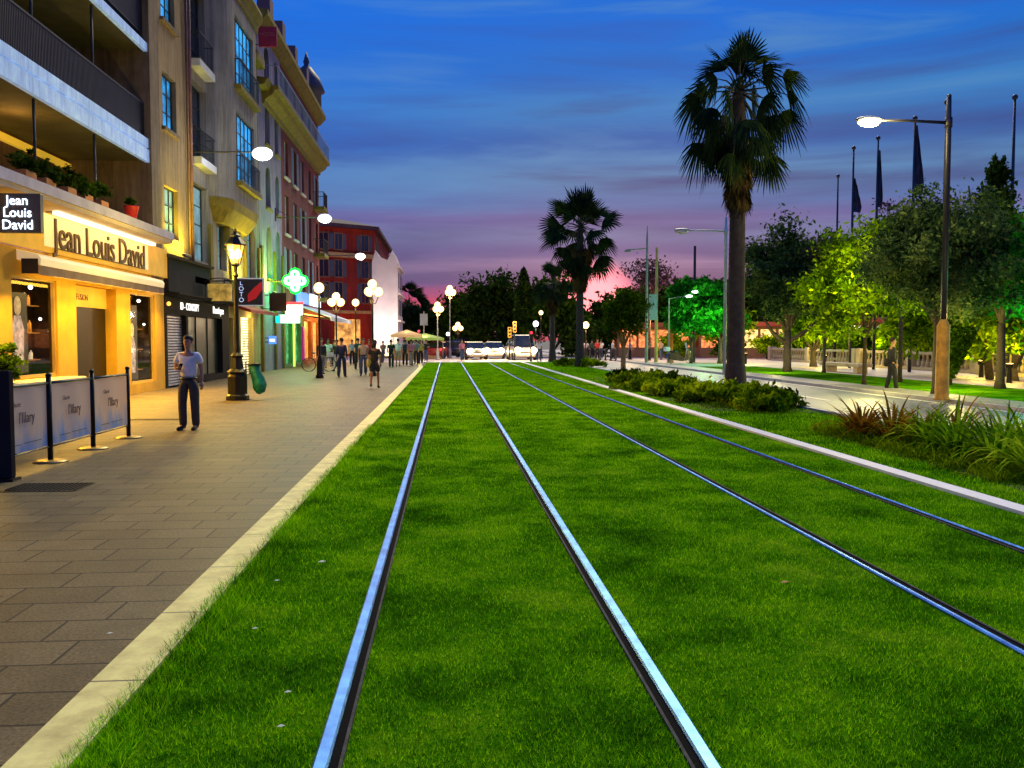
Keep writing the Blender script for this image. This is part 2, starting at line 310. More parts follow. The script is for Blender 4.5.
def pavemat():
    m, n, l, b = nt_new('stone_paving')
    g = n.new('ShaderNodeNewGeometry')
    mp = n.new('ShaderNodeMapping'); mp.inputs['Location'].default_value = (.3, .13, 0); l.new(g.outputs['Position'], mp.inputs[0])
    br = n.new('ShaderNodeTexBrick'); br.offset = .37; br.inputs['Scale'].default_value = 1; br.inputs['Mortar Size'].default_value = .009; br.inputs['Mortar Smooth'].default_value = .2
    br.inputs['Brick Width'].default_value = .54; br.inputs['Row Height'].default_value = .34; br.inputs['Bias'].default_value = 0
    br.inputs['Color1'].default_value = (.098, .072, .028, 1); br.inputs['Color2'].default_value = (.14, .105, .045, 1); br.inputs['Mortar'].default_value = (.012, .01, .008, 1)
    l.new(mp.outputs[0], br.inputs['Vector'])
    a = n.new('ShaderNodeTexNoise'); a.inputs['Scale'].default_value = 1.3; a.inputs['Detail'].default_value = 10; a.inputs['Roughness'].default_value = .85; l.new(g.outputs['Position'], a.inputs['Vector'])
    mr = n.new('ShaderNodeMapRange'); mr.inputs['From Min'].default_value = .3; mr.inputs['From Max'].default_value = .7; mr.inputs['To Min'].default_value = .45; mr.inputs['To Max'].default_value = 1.5; l.new(a.outputs['Fac'], mr.inputs['Value'])
    mu = n.new('ShaderNodeVectorMath'); mu.operation = 'SCALE'; l.new(br.outputs['Color'], mu.inputs[0]); l.new(mr.outputs[0], mu.inputs['Scale'])
    f = n.new('ShaderNodeTexNoise'); f.inputs['Scale'].default_value = 60; f.inputs['Detail'].default_value = 4; l.new(g.outputs['Position'], f.inputs['Vector'])
    fr = n.new('ShaderNodeMapRange'); fr.inputs['From Min'].default_value = .25; fr.inputs['From Max'].default_value = .75; fr.inputs['To Min'].default_value = .4; fr.inputs['To Max'].default_value = 1.7; l.new(f.outputs['Fac'], fr.inputs['Value'])
    m2 = n.new('ShaderNodeVectorMath'); m2.operation = 'SCALE'; l.new(mu.outputs[0], m2.inputs[0]); l.new(fr.outputs[0], m2.inputs['Scale'])
    vo = n.new('ShaderNodeTexVoronoi'); vo.inputs['Scale'].default_value = 2.6; l.new(g.outputs['Position'], vo.inputs['Vector'])
    vr = n.new('ShaderNodeMapRange'); vr.inputs['From Min'].default_value = .05; vr.inputs['From Max'].default_value = .075; vr.inputs['To Min'].default_value = .45; vr.inputs['To Max'].default_value = 1; l.new(vo.outputs['Distance'], vr.inputs['Value'])
    m3_ = n.new('ShaderNodeVectorMath'); m3_.operation = 'SCALE'; l.new(m2.outputs[0], m3_.inputs[0]); l.new(vr.outputs[0], m3_.inputs['Scale']); l.new(m3_.outputs[0], b.inputs['Base Color'])
    rr = n.new('ShaderNodeMapRange'); rr.inputs['To Min'].default_value = .35; rr.inputs['To Max'].default_value = .75; l.new(a.outputs['Fac'], rr.inputs['Value']); l.new(rr.outputs[0], b.inputs['Roughness'])
    b.inputs['Specular IOR Level'].default_value = .25
    h = n.new('ShaderNodeMath'); h.operation = 'MULTIPLY_ADD'; h.inputs[1].default_value = .25; l.new(f.outputs['Fac'], h.inputs[0]); 
    iv = n.new('ShaderNodeMath'); iv.operation = 'SUBTRACT'; iv.inputs[0].default_value = 1; l.new(br.outputs['Fac'], iv.inputs[1]); l.new(iv.outputs[0], h.inputs[2])
    bp = n.new('ShaderNodeBump'); bp.inputs['Strength'].default_value = .5; bp.inputs['Distance'].default_value = .008; l.new(h.outputs[0], bp.inputs['Height']); l.new(bp.outputs[0], b.inputs['Normal'])
    return m
PAVE = pavemat()
ASPH = M('asphalt', (.17, .17, .19), .5, var=.25, scale=1.2, bump=.3, bscale=80, pos=True, spec=.4)
ROADM = M('road_asphalt', (.13, .15, .20), .45, var=.3, scale=.8, bump=.3, bscale=90, pos=True, spec=.45)
PATHM = M('footpath_stone', (.24, .23, .24), .6, var=.25, scale=1.5, bump=.2, pos=True)
PLAZA = M('plaza_stone', (.42, .34, .33), .6, var=.2, scale=.5, bump=.2, pos=True)
WHITE = M('white_road_paint', (.8, .78, .72), .6, var=.12, scale=6, pos=True)
def kerbmat():
    m, n, l, b = nt_new('pale_kerb_stone')
    g = n.new('ShaderNodeNewGeometry'); sp = n.new('ShaderNodeSeparateXYZ'); l.new(g.outputs['Position'], sp.inputs[0])
    d = n.new('ShaderNodeMath'); d.operation = 'FRACT'; dv = n.new('ShaderNodeMath'); dv.operation = 'MULTIPLY'; dv.inputs[1].default_value = 1.0; l.new(sp.outputs['Y'], dv.inputs[0]); l.new(dv.outputs[0], d.inputs[0])
    j = n.new('ShaderNodeMath'); j.operation = 'LESS_THAN'; j.inputs[1].default_value = .014; l.new(d.outputs[0], j.inputs[0])
    a = n.new('ShaderNodeTexNoise'); a.inputs['Scale'].default_value = 5; a.inputs['Detail'].default_value = 8; a.inputs['Roughness'].default_value = .7; l.new(g.outputs['Position'], a.inputs['Vector'])
    cr = n.new('ShaderNodeValToRGB'); cr.color_ramp.elements[0].position = .3; cr.color_ramp.elements[0].color = (.58, .48, .14, 1); cr.color_ramp.elements[1].position = .62; cr.color_ramp.elements[1].color = (.95, .84, .26, 1); l.new(a.outputs['Fac'], cr.inputs[0])
    mx = n.new('ShaderNodeMixRGB'); mx.inputs[2].default_value = (.12, .1, .06, 1); l.new(cr.outputs[0], mx.inputs[1]); l.new(j.outputs[0], mx.inputs[0]); l.new(mx.outputs[0], b.inputs['Base Color'])
    b.inputs['Roughness'].default_value = .6
    return m
KERB = kerbmat()
struct('ground', MB().quad((-400, -60, -.06), (400, -60, -.06), (400, 1500, -.06), (-400, 1500, -.06)), M('ground_earth', (.12, .11, .09), .8, pos=True))
LX = -1.6                                   # left kerb, outer edge
struct('pavement', MB().box(-14, LX, -8, 62, -.05, 0), PAVE)
struct('plaza', MB().box(-60, 8.2, 62, 140, -.05, -.01).box(18.2, 90, 0, 140, -.05, -.004).box(13.9, 18.2, 50, 140, -.05, -.004).box(8.2, 12.6, 62, 140, -.05, -.012), PLAZA)
struct('lawn', MB().box(-1.37, 5.15, -4, 61.7, -.05, -.004).box(5.36, 8.1, -4, 61.7, -.05, -.002), LAWN)
struct('verge', MB().box(13.9, 18.2, -4, 50, -.05, .02), LAWN)
struct('road', MB().box(8.22, 12.5, -4, 61.99, -.05, -.008), ROADM)
struct('footpath', MB().box(12.62, 13.9, -4, 140, -.05, .08), PATHM)
struct('kerb_left', MB().add([(x, y, z) for (a, b_, y) in [(-1.62, -1.38, -4), (-1.62, -1.38, 50), (-1.85, -1.6, 56), (-2.6, -2.35, 61.7)] for x, z in ((a, -.03), (a, .022), (b_, .022), (b_, -.03))],
        [(4 * i + a, 4 * i + 4 + a, 4 * i + 4 + a + 1, 4 * i + a + 1) for i in range(3) for a in range(3)]), KERB)
struct('kerb_right', MB().box(5.15, 5.36, -4, 61.7, -.05, .03), M('white_kerb_stone', (.85, .83, .78), .6, var=.08, pos=True))
struct('kerb_road', MB().box(8.1, 8.22, -4, 61.7, -.05, .05).box(12.5, 12.62, -4, 140, -.05, .09), M('grey_kerb', (.5, .48, .45), .7, pos=True))
mk = MB()
mk.quad((8.35, -4, 0), (8.5, -4, 0), (8.5, 61, 0), (8.35, 61, 0)); mk.quad((12.2, -4, 0), (12.34, -4, 0), (12.34, 61, 0), (12.2, 61, 0))
for k in range(18): y = 1.5 + k * 3.4; mk.quad((9.85, y, 0), (9.97, y, 0), (9.97, y + 1.9, 0), (9.85, y + 1.9, 0))
mk.quad((-3, 61.8, 0), (8, 61.8, 0), (8, 62.25, 0), (-3, 62.25, 0))
for k in range(9): x = -2 + k * 1.1; mk.quad((x, 63.2, 0), (x + .55, 63.2, 0), (x + .55, 66, 0), (x, 66, 0))
struct('road_markings', mk, WHITE)

# rails ------------------------------------------------------------
RAILM = M('sky_tinted_rail_steel', (.09, .27, .95), .38, 1, var=.45, scale=7, bump=.01, bscale=60, pos=True)  # blue sky reflection put into the steel colour
RDARK = M('dark_rail_groove', (.010, .010, .009), .9, spec=.03)
RUST = M('rail_lip_steel', (.07, .065, .06), .8, 0, var=.5, scale=8, pos=True, spec=.1)
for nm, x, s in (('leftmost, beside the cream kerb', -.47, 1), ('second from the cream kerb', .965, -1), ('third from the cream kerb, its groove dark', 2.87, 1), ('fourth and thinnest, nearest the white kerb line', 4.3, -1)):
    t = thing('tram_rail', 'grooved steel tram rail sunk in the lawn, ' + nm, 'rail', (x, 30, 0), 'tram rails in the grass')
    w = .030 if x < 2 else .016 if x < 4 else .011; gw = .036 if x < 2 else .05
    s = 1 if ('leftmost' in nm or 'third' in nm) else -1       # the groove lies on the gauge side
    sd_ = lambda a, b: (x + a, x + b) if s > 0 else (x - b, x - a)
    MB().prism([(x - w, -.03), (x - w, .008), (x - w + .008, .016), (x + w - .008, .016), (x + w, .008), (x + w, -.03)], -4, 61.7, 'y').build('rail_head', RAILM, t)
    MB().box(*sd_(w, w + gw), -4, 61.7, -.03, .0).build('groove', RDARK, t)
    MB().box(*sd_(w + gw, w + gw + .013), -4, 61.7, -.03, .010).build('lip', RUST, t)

# grass blades ------------------------------------------------------
def blades(name, label, n_, xr, yr, hmin, hmax, wid, pw=1.0, seed=1):
    g = np.random.default_rng(seed)
    y = yr[0] + (yr[1] - yr[0]) * g.random(n_) ** pw; x = g.uniform(xr[0], xr[1], n_)
    k = np.ones(n_, bool)
    for rx, sg in ((-.47, 1), (.965, -1), (2.87, 1), (4.3, -1)): k &= ~(((x - rx) * sg > -.036) & ((x - rx) * sg < .082))
    k &= x < (y * .70 + 1.2); k &= ~((x > 5.12) & (x < 5.40))
    x, y = x[k], y[k]; m = len(x)
    cl = .5 + .5 * np.sin(x * 3.1 + np.sin(y * 2.3) * 1.7) * np.cos(y * 2.7 + x)
    h = (hmin + (hmax - hmin) * g.random(m)) * (.7 + .5 * cl); a = g.uniform(0, 2 * np.pi, m); le = g.normal(0, .55, (m, 2)) * h[:, None]
    w = wid * (.6 + .8 * g.random(m)) * (1 + y / 14)
    V = np.zeros((m, 3, 3)); V[:, 0] = np.stack([x - np.cos(a) * w, y - np.sin(a) * w, np.full(m, -.006)], 1); V[:, 1] = np.stack([x + np.cos(a) * w, y + np.sin(a) * w, np.full(m, -.006)], 1)
    V[:, 2] = np.stack([x + le[:, 0], y + le[:, 1], h], 1)
    o = npmesh(name, V, 3, BLADE); tag(o, label, 'grass', kind='stuff'); return o
blades('grass', 'short dense green grass between the tram rails', 800000, (-1.40, 5.13), (2.6, 61), .008, .026, .0015, 2.2, 3)
blades('grass', 'mown green grass between the white kerb line and the road', 120000, (5.38, 8.1), (5.5, 61), .02, .05, .003, 1.7, 4)
blades('grass', 'taller ragged grass leaning over the cream kerb edge', 22000, (-1.42, -1.2), (2.6, 16), .03, .07, .002, 1.5, 5)
# ------------------------------------------------------------------ foliage
def leafquads(C, size, g, up=.0):
    """little folded leaf diamonds at centres C"""
    N = len(C); s = size * g.uniform(.4, 1.6, N)
    a = g.normal(size=(N, 3)); a[:, 2] += up; a /= np.linalg.norm(a, axis=1)[:, None]
    b = g.normal(size=(N, 3)); b -= (b * a).sum(1)[:, None] * a; b /= np.linalg.norm(b, axis=1)[:, None]
    V = np.zeros((N, 4, 3)); V[:, 0] = C - a * s[:, None]; V[:, 1] = C + b * s[:, None] * .45; V[:, 2] = C + a * s[:, None]; V[:, 3] = C - b * s[:, None] * .45
    return V
def crown_pts(g, c, r, ncl, nl, csize, jag=.25, bottom=-.8):
    cs = []
    while len(cs) < ncl:
        d = g.normal(size=3); d /= np.linalg.norm(d); q = g.random() ** .45
        if d[2] < bottom: continue
        lump = 1 + jag * math.sin(3 * math.atan2(d[1], d[0]) + c[0]) * math.cos(2.3 * d[2] * 2 + c[1]) + g.normal(0, jag * .4)
        cs.append(np.array(c) + d * q * np.array(r) * lump * .88)
    cs = np.array(cs); k = g.integers(0, ncl, nl)
    sz = csize * g.uniform(.6, 1.3, ncl)
    return cs, cs[k] + g.normal(size=(nl, 3)) * sz[k][:, None] * np.array([.5, .5, .34])
def tree(name, label, x, y, h, rx, rz, mat, nl, ls, trunk_r=.12, group=None, ncl=70, bark=None, forks=1, lean=0, zc=None, csize=None, jag=.25, seed=0, base=0):
    g = np.random.default_rng(seed + int(abs(x) * 13 + y * 7)); zc = zc or h - rz
    t = thing(name, label, 'tree', (x, y, base), group)
    cs, P = crown_pts(g, (x + lean, y, zc + base), (rx, rx, rz), ncl, nl, csize or rx * .34, jag)
    m = MB(); fork = base + max(.5, zc - rz * .95)
    bark = bark or BARK
    m.tube([(x, y, base - .05), (x + lean * .2, y, base + .25), (x + lean * .5, y, fork)], [trunk_r * 1.5, trunk_r, trunk_r * .8], 9)
    for i in range(9 if rx > 1.2 else 5):
        c = cs[g.integers(0, len(cs))]; s = Vector((x + lean * .5, y, fork - .05)); e = Vector(c); md = s.lerp(e, .5) + Vector((g.normal(0, .1), g.normal(0, .1), .15))
        m.tube([s, md, e], [trunk_r * .55, trunk_r * .35, trunk_r * .1], 5)
    if forks > 1:
        m.tube([(x, y, fork - .7), (x - rx * .35, y, fork - .1), (x - rx * .6, y, fork + .7)], [trunk_r * .6, trunk_r * .5, trunk_r * .2], 6)
        m.tube([(x, y, fork - .6), (x + rx * .4, y, fork - .05), (x + rx * .75, y, fork + .6)], [trunk_r * .6, trunk_r * .5, trunk_r * .2], 6)
    m.build('trunk', bark, t, smooth=True)
    npmesh('crown', leafquads(P, ls, g), 4, mat, t, (x, y, base))
    return t
BARK = M('tree_bark', (.06, .045, .035), .9, var=.4, scale=9, bump=.8, bscale=30)
BARKL = M('pale_tree_bark', (.22, .16, .08), .85, var=.35, scale=9, bump=.6, bscale=30)
L_DARK = MLEAF('dark_leaves', (.008, .02, .003), (.03, .065, .008), (.10, .16, .015), .25)
L_BLUE = MLEAF('slate_green_leaves', (.010, .026, .012), (.045, .095, .03), (.2, .28, .06), .3)
L_MID = MLEAF('mid_green_leaves', (.012, .03, .002), (.035, .085, .004), (.10, .18, .008), .3)
L_YEL = MLEAF('lamp_tinted_leaves', (.03, .08, .001), (.13, .27, .002), (.45, .62, .004), .4)  # lamp glow put into the leaf yellow
L_GRN = MLEAF('green_lamp_tinted_leaves', (.004, .05, .004), (.015, .2, .01), (.08, .5, .03), .3)  # green lamp light put into the leaf colour
L_BUSH = MLEAF('bush_leaves', (.03, .07, .001), (.15, .27, .003), (.5, .62, .01), .35)
L_RED = MLEAF('reddish_sparse_leaves', (.03, .02, .03), (.08, .04, .05), (.15, .08, .07), .3)

tree('plane_tree', 'bright emerald lamp-lit tree left of its twin, left of the tall palm trunk', 16.5, 58, 6.2, 1.75, 2.5, L_GRN, 11000, .17, .1, seed=1)
tree('plane_tree', 'bright green round tree touching the palm trunk on its far side', 18.2, 57, 5.8, 1.5, 2.2, L_GRN, 9000, .17, .14, seed=2)
tree('holm_oak', 'dark round tree with a forked trunk right of the tall palm', 16.65, 41.6, 7.0, 2.15, 2.55, L_BLUE, 24000, .10, .2, forks=2, ncl=120, seed=3)
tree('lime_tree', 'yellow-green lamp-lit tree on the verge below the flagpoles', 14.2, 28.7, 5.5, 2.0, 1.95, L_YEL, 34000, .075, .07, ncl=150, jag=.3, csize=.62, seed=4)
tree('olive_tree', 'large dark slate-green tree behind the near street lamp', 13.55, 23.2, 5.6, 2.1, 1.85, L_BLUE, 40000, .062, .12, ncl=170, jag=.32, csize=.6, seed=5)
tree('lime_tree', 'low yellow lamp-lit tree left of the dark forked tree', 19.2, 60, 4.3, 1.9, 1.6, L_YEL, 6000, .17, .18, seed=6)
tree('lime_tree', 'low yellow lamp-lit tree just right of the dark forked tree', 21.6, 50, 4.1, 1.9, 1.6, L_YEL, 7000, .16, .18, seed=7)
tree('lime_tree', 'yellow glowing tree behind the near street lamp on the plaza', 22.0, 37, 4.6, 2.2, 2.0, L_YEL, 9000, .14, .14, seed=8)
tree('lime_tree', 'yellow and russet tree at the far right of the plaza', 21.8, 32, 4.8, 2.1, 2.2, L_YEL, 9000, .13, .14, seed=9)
tree('laurel_tree', 'emerald lit tree at the right edge of the view', 16.4, 22.4, 5.3, 1.6, 2.0, L_GRN, 8000, .08, .12, seed=10)
tree('laurel_tree', 'dark green tree crown overhanging the right edge behind the slate tree', 17.6, 26.5, 6.2, 1.9, 2.1, L_MID, 9000, .09, .14, seed=11)
tree('jacaranda', 'tall sparse reddish treetop behind the slate-green tree', 16.7, 31, 7.0, 1.3, 1.4, L_RED, 1500, .07, .08, ncl=40, seed=12)
tree('jacaranda', 'thin reddish twiggy treetop above the yellow-green tree', 17.8, 40, 6.9, 1.1, 1.2, L_RED, 900, .08, .08, ncl=30, seed=13)
tree('jacaranda', 'sparse treetop between the palms behind the lattice mast', 15.5, 66, 8.3, 2.3, 1.9, L_RED, 1600, .12, .12, ncl=40, seed=14)
tree('olive_tree', 'small dark round-headed tree with a pale trunk on the lawn strip', 6.89, 33.7, 3.95, .88, 1.35, L_MID, 9000, .06, .11, bark=BARKL, ncl=80, seed=15)
# low cone shrub
t = thing('shrub', 'dark shrub narrowing to its foot beside the yellow trees', 'shrub', (17.3, 28.8, .02))
g = np.random.default_rng(5); q = g.random(6000) ** .6; a = g.uniform(0, 6.28, 6000); rr = (.15 + .75 * q) * np.sqrt(g.random(6000))
npmesh('foliage', leafquads(np.stack([17.3 + np.cos(a) * rr, 28.8 + np.sin(a) * rr, .25 + 1.75 * q], 1), .07, g), 4, L_MID, t, (17.3, 28.8, .02))
MB().tube([(17.3, 28.8, 0), (17.3, 28.8, .8)], [.09, .05], 7).build('stem', BARK, t, smooth=True)
# conifer
CX = GX(991, 33); t = thing('cypress', 'jagged dark conifer rising in front of the last flagpole', 'tree', (CX, 33, 0))
g = np.random.default_rng(8); P = []
for k in range(34):
    z = 1.5 + k * .205; r_ = 1.3 * (1 - (k / 34) ** 2.6) + .16
    for b_ in range(9):
        w = g.uniform(0, 6.28); e = r_ * g.uniform(.6, 1.1); nn = 40
        u = g.random(nn); P.append(np.stack([CX + .35 * (z - 5) * .12 + np.cos(w) * e * u, 33 + np.sin(w) * e * u, z + .45 * u + g.normal(0, .06, nn)], 1))
npmesh('crown', leafquads(np.concatenate(P), .09, g, .6), 4, L_DARK, t, (CX, 33, 0))
MB().tube([(CX, 33, 0), (20.4, 33, 7.6)], [.16, .03], 8).build('trunk', BARK, t, smooth=True)

# far trees that close the view
far = [(-9.8, 116, 6.2, 3, 'broad dark tree far off past the pale floodlit block'), (-5.2, 120, 7.0, 2.6, 'dark tree behind the leftmost distant lamps'), (-1.5, 112, 6.0, 2.8, 'low dark tree under the twin cluster lamps'),
       (1.9, 100, 7.2, 2.6, 'dark tree left of the tallest distant tree, before the hotel'), (5.0, 92, 9.0, 3.2, 'tallest round distant tree in the middle of the view'), (8.4, 96, 8.0, 3.0, 'dark tree between the tall distant tree and the cypress'),
       (10.3, 84, 8.2, 2.6, 'dark tree just left of the farther palm'), (13.2, 82, 3.4, 2.2, 'dark tree behind the trunk of the farther palm'), (16.5, 86, 6.2, 2.6, 'dark tree right of the farther palm'), (19.5, 84, 7.6, 2.8, 'dark tree behind the small lawn tree'),
       (22.3, 82, 7.6, 2.8, 'dark tree behind the lattice mast'), (25.6, 84, 7.8, 3.0, 'dark tree behind the emerald trees'), (28.6, 80, 8.6, 3.0, 'dark tree directly behind the tall palm trunk'), (33, 78, 9.0, 3.2, 'dark tree behind the forked tree'),
       (37, 74, 8.2, 3.2, 'dark tree behind the flags, leftmost of that trio'), (41, 70, 8.2, 3.2, 'dark tree behind the flags, middle of that trio'), (44.5, 66, 8.0, 3.4, 'dark tree behind the flags, rightmost of that trio'), (47, 58, 8.0, 3.4, 'dark tree at the far right edge of the plaza')]
for i, (x, y, h, r_, lb) in enumerate(far):
    tree('park_tree', lb, x, y, h, r_ * 1.12, h * .48, L_DARK if i % 3 else L_MID, 7000, .25, .2, 'dark trees closing the far end of the square', ncl=80, seed=20 + i, zc=h * .52)
t = thing('cypress', 'narrow dark cypress between the distant round trees', 'tree', (7.4, 84, 0)); g = np.random.default_rng(3)
z = g.random(3500); a = g.uniform(0, 6.28, 3500); rr = 1.0 * np.sqrt(g.random(3500)) * np.sin(np.pi * np.clip(z * .85 + .15, 0, 1)) ** .6
npmesh('crown', leafquads(np.stack([7.4 + rr * np.cos(a), 84 + rr * np.sin(a), .6 + z * 7.9], 1), .16, g, .8), 4, L_DARK, t, (7.4, 84, 0))
MB().tube([(7.4, 84, 0), (7.4, 84, 6)], [.18, .05], 7).build('trunk', BARK, t, smooth=True)

# ------------------------------------------------------------------ palms
FROND = MLEAF('palm_frond_green', (.004, .011, .006), (.012, .027, .010), (.035, .06, .012), .15)
DEADF = MLEAF('palm_dead_frond_brown', (.025, .018, .008), (.07, .05, .018), (.14, .11, .04), .2)
PTR = M('palm_trunk_fibre', (.045, .036, .03), .9, var=.4, scale=6, bump=1.0, bscale=22)
def fan(org, d, up, R_, nb, g, droop, spread=2.3, wk=1.0):
    """one fan leaf: folded blades radiating from org along d; returns polygons"""
    d = d / np.linalg.norm(d); s = np.cross(d, up); s /= (np.linalg.norm(s) + 1e-9); nrm = np.cross(s, d); out = []
    for i in range(nb):
        th = (i / (nb - 1) - .5) * spread; L = R_ * (1 - .25 * abs(th) / spread * 2) * g.uniform(.88, 1.08)
        v = d * math.cos(th) + s * math.sin(th); w = np.cross(v, nrm); w /= np.linalg.norm(w) + 1e-9
        prev = None; wid = [.012, .036, .032, .004]
        for j, u in enumerate((.05, .45, .75, 1.0)):
            p = org + v * L * u - nrm * .10 * L * (u ** 2) * (abs(th) / spread) + np.array([0, 0, -1.0]) * droop * L * max(0, u - .4) ** 1.4 * g.uniform(.8, 1.3)
            a, b_ = p - w * wid[j] * R_ * wk, p + w * wid[j] * R_ * wk
            if prev is not None: out.append([prev[0], prev[1], b_, a])
            prev = (a, b_)
    return out
def palm(name, label, x, y, ztrunk, zheart, tr, spec, seed, dead, nb=22, wk=.95, spread=2.3):
    g = np.random.default_rng(seed); t = thing(name, label, 'palm tree', (x, y, 0), None)
    m = MB(); pr = [(tr * 1.45, -.05), (tr * 1.25, .3), (tr * 1.05, .9)]
    zz_ = .8
    while zz_ < zheart - .2:
        zz_ += .13; k = 1 - .28 * zz_ / zheart; pr += [(tr * k * 1.02, zz_), (tr * k * .975, zz_ + .05)]
    m.lathe(pr, (x, y, 0), 18)
    m.build('trunk', PTR, t, smooth=True)
    H_ = np.array([x, y, zheart]); quads = []; pet = MB(); n_f = 0
    for (el0, el1, cnt, pl, rad, dr) in spec:
        for i in range(cnt):
            az_ = 2 * math.pi * (i + g.random() * .6) / cnt + el0; el = R(g.uniform(el0, el1)); pl_ = pl * g.uniform(.68, 1.22)
            d = np.array([math.cos(az_) * math.cos(el), math.sin(az_) * math.cos(el), math.sin(el)])
            mid = H_ + d * pl_ * .55 + np.array([0, 0, .06 * pl_]); end = H_ + d * pl_ + np.array([0, 0, -.10 * pl_ * math.cos(el)])
            pet.tube([H_, mid, end], [.03, .02, .012], 5, cap=False)
            d2 = end - mid; d2 /= np.linalg.norm(d2); quads += fan(end - d2 * .05, d2 + np.array([0, 0, -.06]), np.array([0, 0, 1.0]) + g.normal(0, .75, 3), rad * g.uniform(.85, 1.1), nb, g, dr, spread, wk)
    npmesh('fronds', np.array(quads), 4, FROND, t, (x, y, 0)); pet.build('petioles', M('palm_petiole', (.03, .035, .018), .7), t, smooth=True)
    dq = []; z0, z1, r0, r1, cnt = dead
    for i in range(cnt):
        u = g.random(); a = g.uniform(0, 6.283); z = z0 + (z1 - z0) * u; r_ = r0 + (r1 - r0) * u
        o = np.array([x + math.cos(a) * r_ * .55, y + math.sin(a) * r_ * .55, z]); d = np.array([math.cos(a) * .30 * g.uniform(.3, 1.4), math.sin(a) * .30 * g.uniform(.3, 1.4), -1])
        dq += fan(o, d, np.array([math.cos(a), math.sin(a), .1]), g.uniform(.5, .95), 12, g, .1, 1.1)
    npmesh('dead_frond_skirt', np.array(dq), 4, DEADF, t, (x, y, 0))
    return t
# (elevation from, to, how many, petiole, fan radius, droop)
palm('fan_palm', 'tall dark fan palm with a shaggy skirt rising from the low bushes', 7.91, 23.4, 5.0, 8.3, .25,
     [(68, 88, 4, .7, .95, .2), (40, 60, 7, 1.0, .95, .45), (8, 30, 8, 1.2, .9, .9), (-28, -4, 9, 1.2, .85, 1.3), (-50, -36, 9, 1.4, .8, 1.2), (-66, -54, 8, 1.75, .85, .9), (-80, -70, 7, 1.5, .8, .6)], 4, (5.5, 7.2, .10, .55, 60), 20, .85)
palm('fan_palm', 'shorter, farther fan palm with spiky open fronds against the pink sky', 7.7, 50.2, 5.0, 8.1, .24,
     [(40, 88, 6, .7, 1.3, .05), (62, 88, 4, 1.2, 1.4, .03), (30, 52, 7, 1.4, 1.4, .06), (2, 22, 8, 1.6, 1.35, .12), (-26, -6, 8, 1.6, 1.25, .25), (-52, -34, 10, 1.7, 1.15, .4), (-76, -60, 12, 1.9, 1.1, .3)], 9, (4.9, 7.0, .22, 1.0, 150), 15, 1.1, 2.2)
palm('date_palm', 'slender distant palm left of the farther fan palm', 7.6, 62.6, 4.5, 5.6, .22, [(30, 80, 8, .9, .8, .3), (-10, 20, 10, 1.0, .8, .6), (-50, -20, 12, 1.0, .8, .6)], 12, (3.9, 4.9, .2, .5, 60))
palm('date_palm', 'low dark palm far off beside the pale floodlit block', -4.6, 104, 4, 5.6, .3, [(30, 80, 9, 1.8, 1.5, .3), (-10, 20, 12, 2.0, 1.6, .6), (-50, -20, 12, 1.6, 1.5, .6)], 13, (3.6, 4.9, .3, .8, 40))

# ------------------------------------------------------------------ planting beds
bush_spots = []
g = np.random.default_rng(21)
names = ['bush on the far left of the farther palm foot', 'bush on the near right of the farther palm foot', 'bush at the far tip of the bush bed', 'rounded bush toward the far end beside the road kerb', 'pale-tipped bush toward the far end beside the lawn', 'darker bush left of the tall palm by the road kerb', 'yellowish bush left of the tall palm by the lawn edge',
         'dense bush hiding the palm foot on its near left', 'dense bush touching the palm foot', 'bush right of the palm foot', 'small pale bush at the lawn edge right of the palm', 'wide bush at the near end beside the road', 'rounded bush at the near end of the bed beside the lawn', 'last bush at the near tip of the bush bed']
bs = [(7.0, 51.4), (8.3, 49.6), (6.5, 31.6), (7.2, 30.3), (6.1, 29.2), (7.2, 27.4), (6.1, 26.4), (6.2, 23.9), (7.2, 22.3), (7.45, 20.9), (6.4, 21.6), (7.4, 19.5), (6.8, 20.1), (7.1, 18.8)]
for i, (x, y) in enumerate(bs):
    y_ = y; r_ = .62 + .12 * g.random(); h = .34 + .16 * g.random(); t = thing('bush', names[i], 'bush', (x, y_, 0), 'low bushes around the tall palm')
    _, P = crown_pts(g, (x, y_, h * .45), (r_, r_ * 1.25, h * .62), 42, 3600, .16, .3, -.4); P[:, 2] = np.abs(P[:, 2]) + .01
    npmesh('foliage', leafquads(P, .065, g, .5), 4, L_BUSH if i % 3 != 2 else L_MID, t, (x, y_, 0))
    mm = MB()
    for k in range(7): a = k * .9; mm.tube([(x, y_, -.01), (x + .25 * math.cos(a), y_ + .25 * math.sin(a), h * .55)], [.02, .008], 5)
    mm.build('stems', BARK, t)
S_GRN = MLEAF('strap_leaf_green', (.05, .13, .002), (.22, .44, .006), (.75, .85, .03), .4, .5)
S_DRK = MLEAF('strap_leaf_dark', (.02, .07, .002), (.09, .24, .004), (.4, .58, .015), .35, .5)
S_RED = MLEAF('strap_leaf_bronze', (.09, .04, .004), (.3, .12, .008), (.5, .32, .02), .35, .4)
